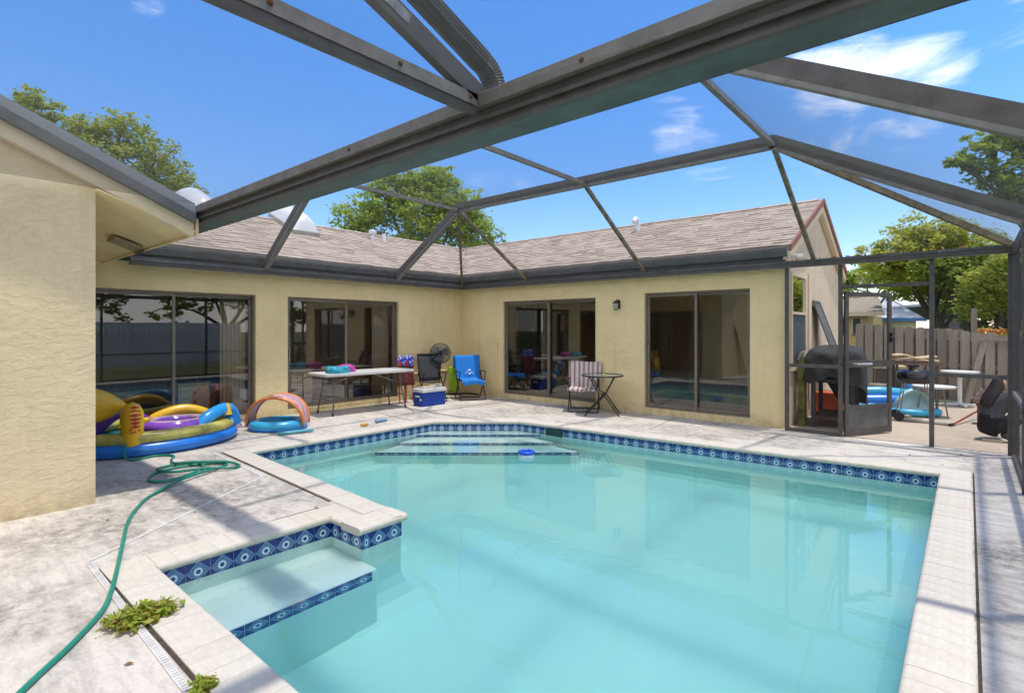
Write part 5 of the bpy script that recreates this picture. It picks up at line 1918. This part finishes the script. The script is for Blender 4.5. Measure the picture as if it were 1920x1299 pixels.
# bin, chairs and floats by the fence
bn = empty('storage_bin', (7.95, 4.35, 0), R(10), 'brown storage bin with cream lid by the board fence', 'bin')
MB().box(-0.24, -0.2, 0, 0.24, 0.2, 0.72).build('body', plain('bin_brown', (0.12, 0.10, 0.075), 0.6), bn, bevel=0.02)
MB().box(-0.27, -0.23, 0.72, 0.27, 0.23, 0.79).build('lid', plain('bin_lid', (0.50, 0.42, 0.25), 0.5), bn, bevel=0.02)
jg = empty('blue_jug', (8.25, 4.2, 0), 0, 'blue plastic jug standing beside the brown bin', 'jug')
MB().lathe([(0.09, 0), (0.10, 0.05), (0.10, 0.45), (0.05, 0.58), (0.03, 0.62), (0.03, 0.66)], n=18).build('body', plain('jug_blue', (0.06, 0.25, 0.58), 0.3), jg, smooth='auto')
st_ = empty('stool', (7.86, 3.72, 0), 0, 'small round wooden stool by the brown bin', 'stool')
MB().lathe([(0.17, 0.40), (0.18, 0.42), (0.17, 0.45)], n=24).build('seat', plain('stool_wood', (0.34, 0.25, 0.17), 0.6), st_)
for k in range(3):
    a = R(120 * k)
    MB().tube([(0.1 * math.cos(a), 0.1 * math.sin(a), 0.4), (0.17 * math.cos(a), 0.17 * math.sin(a), 0)], 0.014, 7).build('leg', plain('stool_leg', (0.06, 0.05, 0.05), 0.5), st_)
ar = empty('air_mattress', (8.08, 3.05, 0), R(22), 'rolled blue and aqua air mattress heaped on the patio', 'air mattress')
MB().tube(spline([(-0.42, 0.12, 0.34), (-0.1, 0.10, 0.36), (0.25, 0.12, 0.33), (0.42, 0.14, 0.32)], 4), 0.10, 12).build('upper_roll', V_CYAN, ar, smooth=True)
MB().tube(spline([(-0.45, 0.0, 0.20), (0.0, -0.02, 0.22), (0.40, 0.03, 0.2)], 4), 0.11, 12).build('middle_roll', V_BLUE, ar, smooth=True)
for k in range(4):
    MB().tube(spline([(-0.62 + 0.02 * k, -0.25 + 0.11 * k, 0.07), (-0.3, -0.22 + 0.1 * k, 0.10 + 0.02 * k), (-0.05, -0.15 + 0.08 * k, 0.07)], 4), 0.055, 8).build('fold', V_CYAN if k % 2 else vinyl('pale_aqua', (0.35, 0.62, 0.68)), ar, smooth=True)
lp = empty('float_lounger', (8.42, 2.98, 0), R(30), 'pale aqua pool float with blue border folded behind the charcoal grill', 'float')
MB().grid(10, 10, lambda u, v: (-0.3 + 0.6 * u, -0.08 + 0.1 * math.sin(v * 3), 0.06 + 0.40 * v * math.sin(0.4 + u * 2.3))).build('panel', vinyl('clear_aqua', (0.42, 0.62, 0.62)), lp, smooth=True, thick=0.05)
torus(MB(), (0, -0.08, 0.07), 0.36, 0.20, 0.06, 0.06, 28, 8).build('border', V_CYAN, lp, smooth=True)
pb = empty('pebble_bag', (8.02, 2.62, 0), 0, 'low heap of tan and white stones on the patio by the open screen door', 'stones')
for k in range(10):
    a = random.uniform(0, 6.28)
    r = random.uniform(0.02, 0.24)
    q = random.uniform(0.05, 0.09)
    MB().lathe([(0.001, 0), (q, q * 0.15), (q * 0.9, q * 0.5), (0.001, q * 0.8)], (1.6 * r * math.cos(a), r * math.sin(a), 0), 9).build('stone', island('patio_stone%d' % (k % 2), [(0.42, 0.30, 0.2), (0.55, 0.5, 0.44)], 0.9), pb, smooth=True)
# white round tables, one upright and one lower
TWH = plain('resin_white', (0.74, 0.74, 0.72), 0.45, var=0.05)
wt1 = empty('round_table', (9.05, 4.95, 0), 0, 'white round pedestal table on a cross base by the fence', 'table', 'white round patio tables')
MB().lathe([(0.001, 0.66), (0.30, 0.66), (0.31, 0.675), (0.31, 0.69), (0.001, 0.70)], n=36).build('top', TWH, wt1, smooth='auto')
MB().tube([(0, 0, 0.04), (0, 0, 0.67)], 0.038, 12).build('pedestal', TWH, wt1)
for k in range(2):
    a = R(20 + 90 * k)
    MB().bar((-0.27 * math.cos(a), -0.27 * math.sin(a), 0.03), (0.27 * math.cos(a), 0.27 * math.sin(a), 0.03), 0.06, 0.045 - 0.004 * k).build('foot', TWH, wt1, bevel=0.01)
wt2 = empty('round_table', (8.72, 3.05, 0), 0, 'white round table on thin splayed steel legs beside the charcoal grill', 'table', 'white round patio tables')
MB().lathe([(0.001, 0.50), (0.30, 0.50), (0.31, 0.515), (0.31, 0.53), (0.001, 0.54)], n=36).build('top', TWH, wt2, smooth='auto')
for k in range(3):
    a = R(120 * k + 200)
    MB().tube([(0.16 * math.cos(a), 0.16 * math.sin(a), 0.5), (0.26 * math.cos(a), 0.26 * math.sin(a), 0)], 0.012, 8).build('leg', plain('grey_leg', (0.3, 0.3, 0.29), 0.4, metal=0.4), wt2)
# tools on the patio
pl = MB().tube([(8.35, 2.12, 0.03), (8.98, 2.02, 0.025)], 0.028, 10).build('pvc_pipe', plain('dirty_white_pipe', (0.5, 0.47, 0.42), 0.5), None)
tag(pl, 'dirty white pipe lying on the patio', 'pipe')
rk = empty('rake', (9.0, 2.05, 0), 0, 'red handled tool lying on the patio beside the brown planter', 'rake')
MB().tube([(0, 0, 0.02), (0.26, 0.95, 0.12), (0.44, 1.45, 0.20)], 0.015, 8).build('handle', plain('red_handle', (0.30, 0.05, 0.03), 0.5), rk)
MB().tube([(-0.04, -0.09, 0.02), (0.0, 0.02, 0.02)], 0.022, 8).build('grip', BLACK, rk)
pt_ = empty('planter', (9.42, 2.62, 0), 0, 'square brown plastic planter with wilted pink flowers', 'planter')
MB().prism([(-0.13, -0.13), (0.13, -0.13), (0.13, 0.13), (-0.13, 0.13)], 0.0, 0.30).build('pot', plain('brown_pot', (0.12, 0.045, 0.025), 0.6), pt_, bevel=0.012)
MB().box(-0.15, -0.15, 0.30, 0.15, 0.15, 0.345).build('rim', plain('brown_pot', (0.12, 0.045, 0.025), 0.6), pt_, bevel=0.01)
fl = MB()
for k in range(260):
    c = Vector((random.gauss(0.03, 0.07), random.gauss(0, 0.07), 0.46 + random.gauss(0, 0.055)))
    d = Vector((random.gauss(0, 1), random.gauss(0, 1), random.gauss(0, 1))).normalized() * 0.03
    e = d.cross(Vector((random.gauss(0, 1), random.gauss(0, 1), random.gauss(0, 1)))).normalized() * 0.018
    fl.quad(c - d, c + e, c + d, c - e)
f_ = fl.build('flowers', leaf_mat('pink_petals', [(0.45, 0.10, 0.12), (0.35, 0.28, 0.26), (0.20, 0.12, 0.10), (0.5, 0.3, 0.3)]), pt_)
f_['kind'] = 'stuff'
MB().tube([(0, 0, 0.3), (0.02, 0, 0.45)], 0.012, 6).build('stem', plain('plant_stem', (0.15, 0.12, 0.05), 0.8), pt_)

# ------------------------------------------------------------------ crouching person
def person():
    fx = R(40)
    o = empty('person', (9.455, 1.02, 0), fx, 'person in black shirt and trousers squatting with their back turned on the side patio', 'person')
    J = {'pel': (-0.10, 0, 0.19, 0.145), 'bel': (-0.03, 0, 0.39, 0.115), 'che': (0.03, 0, 0.54, 0.125), 'nec': (0.05, 0, 0.67, 0.05), 'hea': (0.075, 0, 0.765, 0.08), 'top': (0.09, 0, 0.84, 0.07)}
    E = [('pel', 'bel'), ('bel', 'che'), ('che', 'nec'), ('nec', 'hea'), ('hea', 'top')]
    for s, c in ((1, 'L'), (-1, 'R')):
        J.update({'hip' + c: (-0.09, s * 0.10, 0.17, 0.11), 'kne' + c: (0.27, s * 0.16, 0.40, 0.065), 'cal' + c: (0.12, s * 0.14, 0.22, 0.055), 'ank' + c: (0.0, s * 0.12, 0.075, 0.038), 'toe' + c: (0.16, s * 0.13, 0.035, 0.032),
                  'sho' + c: (0.05, s * 0.155, 0.62, 0.06), 'elb' + c: (0.17, s * 0.21, 0.43, 0.042), 'wri' + c: (0.37, s * 0.13, 0.36, 0.027), 'pal' + c: (0.46, s * 0.10, 0.33, 0.03)})
        E += [('pel', 'hip' + c), ('hip' + c, 'kne' + c), ('kne' + c, 'cal' + c), ('cal' + c, 'ank' + c), ('ank' + c, 'toe' + c), ('che', 'sho' + c), ('sho' + c, 'elb' + c), ('elb' + c, 'wri' + c), ('wri' + c, 'pal' + c)]
        for k, ln in enumerate((0.05, 0.075, 0.08, 0.07, 0.05)):
            d = (k - 2) * 0.016
            J['f%d' % k + c] = (0.47 + ln * 0.6, s * 0.10 + d, 0.32, 0.009)
            J['g%d' % k + c] = (0.47 + ln * 0.9, s * 0.10 + d * 1.1, 0.32 - ln * 0.5, 0.008)
            E += [('pal' + c, 'f%d' % k + c), ('f%d' % k + c, 'g%d' % k + c)]
    names = list(J)
    me = bpy.data.meshes.new('body')
    me.from_pydata([J[n][:3] for n in names], [(names.index(a), names.index(b)) for a, b in E], [])
    tmp = bpy.data.objects.new('body', me)
    COL.objects.link(tmp)
    sk = tmp.modifiers.new('skin', 'SKIN')
    for i, n in enumerate(names):
        me.skin_vertices[0].data[i].radius = (J[n][3], J[n][3])
        me.skin_vertices[0].data[i].use_root = n == 'pel'
    sb = tmp.modifiers.new('sub', 'SUBSURF')
    sb.levels = sb.render_levels = 2
    dg = bpy.context.evaluated_depsgraph_get()
    dg.update()
    m2 = bpy.data.meshes.new_from_object(tmp.evaluated_get(dg))
    bpy.data.objects.remove(tmp)
    SK = plain('skin', (0.42, 0.24, 0.15), 0.55, var=0.05)
    SH = plain('black_shirt', (0.075, 0.075, 0.082), 0.85, var=0.2, bump=0.4, bscale=25)
    TR = plain('black_trousers', (0.012, 0.012, 0.014), 0.9, var=0.2, bump=0.4, bscale=25)
    SO = plain('dark_shoe', (0.06, 0.05, 0.045), 0.7)
    m2.materials.clear()
    for mm in (SK, SH, TR, SO):
        m2.materials.append(mm)
    for p in m2.polygons:
        p.use_smooth = True
        c = p.center
        best = min(names, key=lambda n: (Vector(J[n][:3]) - c).length - J[n][3])
        b = best[:3]
        if b in ('pel', 'hip', 'kne', 'cal'):
            p.material_index = 2
        elif b in ('ank', 'toe'):
            p.material_index = 3
        elif b in ('bel', 'che', 'sho'):
            p.material_index = 1
    bo = bpy.data.objects.new('body', m2)
    COL.objects.link(bo)
    bo.parent = o
    HR = plain('dark_hair', (0.022, 0.013, 0.010), 0.55, var=0.3, scale=30)
    h = MB()
    h.grid(24, 14, lambda u, v: (0.05 - 0.05 * v + (0.095 + 0.02 * math.sin(7 * u * 6.28 + 5 * v) * v) * math.cos(u * 6.283) * (math.sin(0.12 + v * 2.2) ** 0.6) - 0.16 * max(0, v - 0.4), 0.10 * math.sin(u * 6.283) * (math.sin(0.12 + v * 2.2) ** 0.6), 0.885 - 0.40 * v - (0.06 if math.cos(u * 6.283) > 0.55 and v > 0.5 else 0) * 0))
    h.build('hair', HR, o, smooth=True)
    return o


person()
cs = MB().slab([(-0.1, -0.03, 0), (0.1, -0.05, 0), (0.12, 0.04, 0), (-0.08, 0.05, 0)], (0, 0, 0.03)).build('paper_scrap', plain('tan_scrap', (0.6, 0.5, 0.36), 0.9), None)
cs.location = (9.42, 0.92, -0.005)
tag(cs, 'crumpled tan scrap lying behind the squatting person', 'scrap')

# ------------------------------------------------------------------ trees
BARK = plain('tree_bark', (0.11, 0.085, 0.065), 0.95, var=0.3, scale=6, bump=0.8, bscale=14)


def tree(name, label, base, blobs, leaf, count, mat, seed, trunk_r=0.18, droop=0.0, group=None, stretch=1.0):
    rnd = random.Random(seed)
    o = empty(name, base, 0, label, 'tree', group)
    B = Vector(base)
    tr = MB()
    c0 = sum((Vector(b[:3]) for b in blobs), Vector()) / len(blobs) - B
    fork = Vector((c0.x * 0.35, c0.y * 0.35, max(0.8, c0.z * 0.45)))
    tr.tube(spline([(0, 0, -0.1), (fork.x * 0.3 + rnd.gauss(0, 0.06), fork.y * 0.3, fork.z * 0.5), tuple(fork)], 5), [trunk_r * (1.15 - 0.045 * i) for i in range(11)], 9)
    tr.build('trunk', BARK, o, smooth=True)
    lb_ = MB()
    for b in blobs:
        e = Vector(b[:3]) - B
        mid = fork.lerp(e, 0.5) + Vector((rnd.gauss(0, 0.2), rnd.gauss(0, 0.2), 0.25))
        lb_.tube(spline([tuple(fork - Vector((0, 0, 0.15))), tuple(mid), tuple(e)], 5), [max(0.015, trunk_r * (0.55 - 0.048 * i)) for i in range(11)], 6)
        for k in range(4):
            d = Vector((rnd.gauss(0, 1), rnd.gauss(0, 1), rnd.gauss(0.3, 0.7))).normalized() * b[3] * 0.85
            lb_.tube([tuple(mid.lerp(e, 0.6)), tuple(e + d * 0.5), tuple(e + d)], [0.04, 0.025, 0.01], 5)
    lb_.build('limbs', BARK, o, smooth=True)
    cr = MB()
    vol = sum(b[3] ** 2.2 for b in blobs)
    for b in blobs:
        n = int(count * b[3] ** 2.2 / vol)
        C_ = Vector(b[:3]) - B
        # twig clusters inside the blob
        cl = []
        for k in range(max(8, int(n / 26))):
            d = Vector((rnd.gauss(0, 1), rnd.gauss(0, 1), rnd.gauss(0, 1))).normalized()
            cl.append(C_ + Vector((d.x * stretch, d.y * stretch, d.z * 0.8)) * b[3] * (rnd.random() ** 0.42) * rnd.uniform(0.85, 1.12))
        for k in range(n):
            p = rnd.choice(cl) + Vector((rnd.gauss(0, 1), rnd.gauss(0, 1), rnd.gauss(0, 0.55))) * b[3] * 0.12
            p.z -= droop * rnd.random()
            d = Vector((rnd.gauss(0, 1), rnd.gauss(0, 1), rnd.gauss(0, 0.45))).normalized() * leaf * rnd.uniform(0.6, 1.3)
            e = d.cross(Vector((rnd.gauss(0, 0.6), rnd.gauss(0, 0.6), 1.0))).normalized() * d.length * rnd.uniform(0.35, 0.6)
            cr.quad(p - d, p + e, p + d, p - e)
    c = cr.build('crown', mat, o)
    return o


G1 = leaf_mat('olive_leaves', [(0.20, 0.27, 0.04), (0.32, 0.40, 0.06), (0.44, 0.50, 0.09), (0.48, 0.44, 0.12)], 0.5)
G2 = leaf_mat('green_leaves', [(0.22, 0.32, 0.04), (0.36, 0.46, 0.06), (0.50, 0.58, 0.09), (0.30, 0.40, 0.05)], 0.5)
G3 = leaf_mat('yellow_green_leaves', [(0.28, 0.36, 0.05), (0.44, 0.50, 0.07), (0.56, 0.56, 0.09), (0.52, 0.43, 0.09)], 0.5)
G4 = leaf_mat('dark_leaves', [(0.12, 0.17, 0.035), (0.22, 0.29, 0.05), (0.32, 0.40, 0.07)], 0.5)
tree('shade_tree', 'broad olive green tree rising behind the roof at the left', (-17.6, -3.2, 0),
     [(-19.0, -5.2, 8.0, 1.6), (-18.0, -4.0, 9.3, 1.25), (-17.3, -2.6, 9.5, 1.2), (-17.2, -3.6, 7.6, 2.0), (-16.7, -1.6, 8.2, 1.5), (-16.3, -0.6, 7.0, 1.3), (-16.2, 0.3, 6.0, 0.9), (-17.0, -2.0, 6.2, 1.8), (-18.8, -6.6, 9.0, 1.4), (-19.3, -7.6, 8.6, 1.3), (-18.2, -5.2, 10.0, 0.9)], 0.10, 30000, G1, 11, 0.3)
tree('shade_tree', 'small olive tree top just showing over the roof behind the skylight', (-15.2, 1.6, 0), [(-15.3, 1.4, 5.1, 0.8), (-15.0, 2.3, 4.9, 0.7), (-14.8, 3.2, 4.6, 0.9)], 0.12, 2600, G1, 15, 0.12)
tree('shade_tree', 'bright green tree behind the roof valley', (-9.4, 6.9, 0),
     [(-11.3, 4.9, 6.3, 1.4), (-10.6, 5.6, 7.4, 1.2), (-9.7, 6.5, 8.0, 1.2), (-9.0, 7.2, 8.1, 1.0), (-9.4, 6.9, 6.5, 1.9), (-8.2, 7.9, 7.0, 1.2), (-7.9, 8.3, 5.8, 1.3), (-7.3, 8.9, 5.2, 0.9), (-11.5, 4.6, 5.2, 1.1), (-9.8, 6.4, 5.0, 1.5)], 0.10, 28000, G2, 21, 0.26)
GRP = 'trees beyond the side fence'
tree('garden_tree', 'yellow green feathery tree over the fence left of the corner post', (8.3, 16.8, 0),
     [(7.0, 15.6, 3.9, 0.9), (7.5, 16.0, 4.7, 1.0), (8.1, 16.5, 5.2, 1.0), (8.6, 17.0, 4.6, 1.3), (9.3, 17.4, 4.3, 1.2), (8.0, 16.4, 4.0, 1.2), (6.6, 15.2, 4.3, 0.6)], 0.08, 20000, G3, 31, 0.16, 0.15, GRP, 1.25)
tree('garden_tree', 'dark green tree with visible trunk behind the pool cage of the neighbours', (9.1, 15.2, 0),
     [(8.7, 14.6, 3.3, 0.8), (9.2, 15.2, 3.6, 1.0), (9.6, 15.6, 3.0, 1.0), (8.3, 14.4, 3.7, 0.7), (9.0, 15.0, 2.4, 0.6), (10.2, 15.8, 3.6, 1.1), (10.0, 15.6, 2.0, 0.9)], 0.08, 13000, G4, 37, 0.2, 0, GRP)
tree('garden_tree', 'golden green bushy palm-like tree close behind the fence at the right', (9.75, 11.4, 0),
     [(9.5, 10.9, 2.9, 0.65), (9.9, 11.5, 2.6, 0.7), (10.4, 11.9, 2.9, 0.8), (9.4, 11.0, 2.2, 0.5), (10.0, 11.4, 3.3, 0.55), (10.6, 12.0, 2.1, 0.8)], 0.07, 12000, G3, 41, 0.13, 0.25, GRP)
tree('garden_tree', 'tall green tree seen hazily through the roof screens at upper right', (11.6, 10.6, 0),
     [(10.3, 10.2, 5.3, 0.8), (10.9, 10.6, 5.9, 1.0), (11.7, 10.9, 5.6, 1.3), (12.6, 11.2, 6.2, 1.3), (11.2, 10.6, 4.7, 0.9), (12.2, 11.0, 4.6, 1.2), (10.0, 10.0, 4.9, 0.5), (9.05, 9.4, 5.9, 0.45), (9.5, 9.8, 6.3, 0.6), (10.1, 10.2, 6.6, 0.7), (9.7, 9.9, 5.6, 0.6)], 0.08, 22000, G2, 47, 0.2, 0, GRP)
tree('garden_tree', 'light green tree top over the yellow neighbour house', (5.6, 21.5, 0), [(4.9, 20.3, 3.7, 0.9), (5.7, 21.2, 4.2, 0.9), (6.5, 22.0, 4.0, 1.0), (7.2, 22.6, 3.7, 0.8), (4.2, 19.8, 3.6, 0.8)], 0.11, 5000, G2, 53, 0.15, 0, GRP)
tree('garden_tree', 'loose green tree filling the gap between the neighbour roofs', (8.4, 27.5, 0), [(7.4, 28.2, 3.6, 1.2), (8.3, 28.6, 4.4, 1.4), (9.4, 29.2, 3.8, 1.5), (6.4, 27.4, 4.0, 1.0)], 0.13, 4200, G2, 59, 0.16, 0, GRP)
tree('garden_tree', 'deep green leafy tree just beyond the fence left of the wooden post', (8.4, 18.6, 0), [(7.2, 17.6, 3.2, 0.9), (8.1, 18.4, 3.4, 1.0), (8.9, 19.0, 3.0, 1.1), (9.6, 19.4, 3.9, 1.2), (7.8, 18.0, 4.2, 0.8)], 0.09, 9000, G2, 61, 0.15, 0, GRP)
hb = MB()
for k in range(2600):
    x = random.uniform(9.3, 12.8)
    y = fence_y(x) + 0.75 + random.gauss(0, 0.18)
    c = Vector((x, y, min(1.55, 1.28 + random.gauss(0, 0.12) - 0.04 * (x - 9.3))))
    d = Vector((random.gauss(0, 1), random.gauss(0, 1), random.gauss(0, 0.7))).normalized() * 0.045
    e = d.cross(Vector((random.gauss(0, 1), random.gauss(0, 1), 1))).normalized() * 0.025
    hb.quad(c - d, c + e, c + d, c - e)
hg = empty('hedge', (10.5, 6.3, 0), 0, 'yellow green hedge with orange blossom showing above the fence', 'hedge')
o = hb.build('foliage', G3, hg)
o.location = (-10.5, -6.3, 0)
o['kind'] = 'stuff'
ob = MB()
for k in range(160):
    x = random.uniform(9.28, 9.75)
    c = Vector((x, fence_y(x) + 0.5 + random.gauss(0, 0.08), 1.47 + random.gauss(0, 0.03)))
    d = Vector((random.gauss(0, 1), random.gauss(0, 1), random.gauss(0, 0.7))).normalized() * 0.03
    e = d.cross(Vector((random.gauss(0, 1), random.gauss(0, 1), 1))).normalized() * 0.02
    ob.quad(c - d, c + e, c + d, c - e)
o = ob.build('blossom', leaf_mat('orange_blossom', [(0.55, 0.16, 0.04), (0.62, 0.28, 0.06)]), hg)
o.location = (-10.5, -6.3, 0)
o['kind'] = 'stuff'

# ------------------------------------------------------------------ neighbours
NY = plain('neighbour_yellow', (0.66, 0.48, 0.20), 0.9, var=0.05, scale=2)
NRF = plain('neighbour_grey_shingle', (0.52, 0.53, 0.56), 0.9, var=0.15, scale=3)
nb = empty('neighbour_house', (4.5, 17.5, 0), 0, 'yellow neighbour house with low tan eave behind the fence', 'house')
MB().box(-4.5, 0, 0, 1.5, 5, 2.1).build('wall', NY, nb)
MB().slab([(-5, -0.5, 2.12), (2.1, -0.5, 2.12), (1.6, 2.5, 2.95), (-5, 2.5, 2.95)], (0, 0, 0.10)).build('roof', plain('tan_roof', (0.34, 0.28, 0.21), 0.9), nb)
MB().box(-5, -0.56, 2.05, 2.14, -0.5, 2.22).build('fascia', TRIM, nb)
for x in (-1.0, 0.35, 0.95):
    w_ = MB().box(x, -0.03, 1.2, x + 0.35, -0.001, 2.0).build('window', TRIM, nb)
    MB().box(x + 0.04, -0.035, 1.24, x + 0.31, -0.031, 1.96).build('pane', plain('dark_pane', (0.05, 0.05, 0.05), 0.15), w_)
nb2 = empty('neighbour_house', (6.4, 26.6, 0), R(40.7), 'pale neighbour house with grey roof and blue fascia behind the fence', 'house')
MB().box(-2.6, 0.4, 0, 1.15, 5, 2.0).build('wall', plain('pale_yellow_wall', (0.74, 0.66, 0.40), 0.9), nb2)
MB().slab([(-2.8, 0.0, 2.02), (1.35, 0.0, 2.02), (1.35, 3.0, 3.3), (-2.8, 3.0, 3.3)], (0, 0, 0.08)).build('roof', NRF, nb2)
MB().box(-2.8, -0.05, 1.93, 1.38, -0.001, 2.12).build('fascia', plain('blue_fascia', (0.05, 0.16, 0.36), 0.6), nb2)
MB().slab([(1.352, -0.05, 1.95), (1.352, 3.0, 3.24), (1.352, 3.0, 3.42), (1.352, -0.05, 2.13)], (0.05, 0, 0)).build('rake_board', plain('blue_fascia', (0.05, 0.16, 0.36), 0.6), nb2)
nc = empty('neighbour_pool_cage', (8.5, 23.5, 0), R(40.7), 'dark grey screened pool cage of the neighbours behind the fence', 'pool cage')
CG = plain('cage_screen_grey', (0.14, 0.145, 0.15), 0.8, var=0.08)
MB().slab([(-0.9, 0, 2.6), (-0.3, 0, 2.75), (0.95, 0, 2.0), (0.95, 2.5, 2.0), (-0.3, 2.5, 2.75), (-0.9, 2.5, 2.6)], (0, 0, -0.03)).build('roof_screen', CG, nc)
MB().box(-0.9, 0.02, 0, 0.93, 0.05, 1.98).build('wall_screen', plain('cage_wall_grey', (0.10, 0.10, 0.105), 0.8), nc)
for x in (-0.9, 0.0, 0.93):
    MB().box(x - 0.03, -0.04, 0, x + 0.03, 0.015, 2.0).build('post', BRONZE, nc)

# ------------------------------------------------------------------ the side behind the camera (seen in the door glass)
wfn = empty('vinyl_fence', (14.5, -6.0, 0), 0, 'white vinyl privacy fence on the far side of the garden, seen reflected in the doors', 'fence')
VW = plain('vinyl_white', (0.85, 0.85, 0.85), 0.5, var=0.05)
for k in range(9):
    y = -9 + k * 2.0
    MB().box(-0.06, y - 0.06, 0, 0.06, y + 0.06, 1.85).build('post', VW, wfn, bevel=0.008)
    if k < 8:
        for z0, z1 in ((0.12, 0.26), (1.62, 1.76)):
            MB().box(-0.03, y + 0.062, z0, 0.03, y + 1.938, z1).build('rail', VW, wfn)
        for j in range(11):
            yy = y + 0.075 + j * 0.17
            MB().box(-0.012, yy, 0.262, 0.012, yy + 0.155, 1.618).build('board', VW, wfn)
GRQ = 'trees across the garden behind the camera'
for i, (x, y, s, lb) in enumerate(((19, -12, 1.0, 'dark leafy tree behind the white fence, leftmost in the door reflection'), (22, -4.5, 1.15, 'dark leafy tree behind the white fence, middle of the door reflection'),
                                   (19.5, 2.5, 1.0, 'dark leafy tree behind the white fence, right in the door reflection'), (15.5, 6.0, 0.8, 'dark leafy tree at the garden corner beyond the corner post'), (9, -19, 1.1, 'dark leafy tree at the near end of the garden'), (3, -20, 1.0, 'dark leafy tree beyond the near end of the wing'))):
    tree('garden_tree', lb, (x, y, 0), [(x + s * a, y + s * b, s * c, s * r) for a, b, c, r in ((0, 0, 4.0, 1.6), (1, 1.4, 3.4, 1.3), (-0.8, -1.4, 3.5, 1.4), (0.3, 0.2, 5.2, 1.2), (-0.2, 2.4, 2.6, 1.1), (0.4, -2.5, 2.6, 1.1))], 0.16, 4200, G4 if i % 2 else G1, 71 + i, 0.2, 0, GRQ)
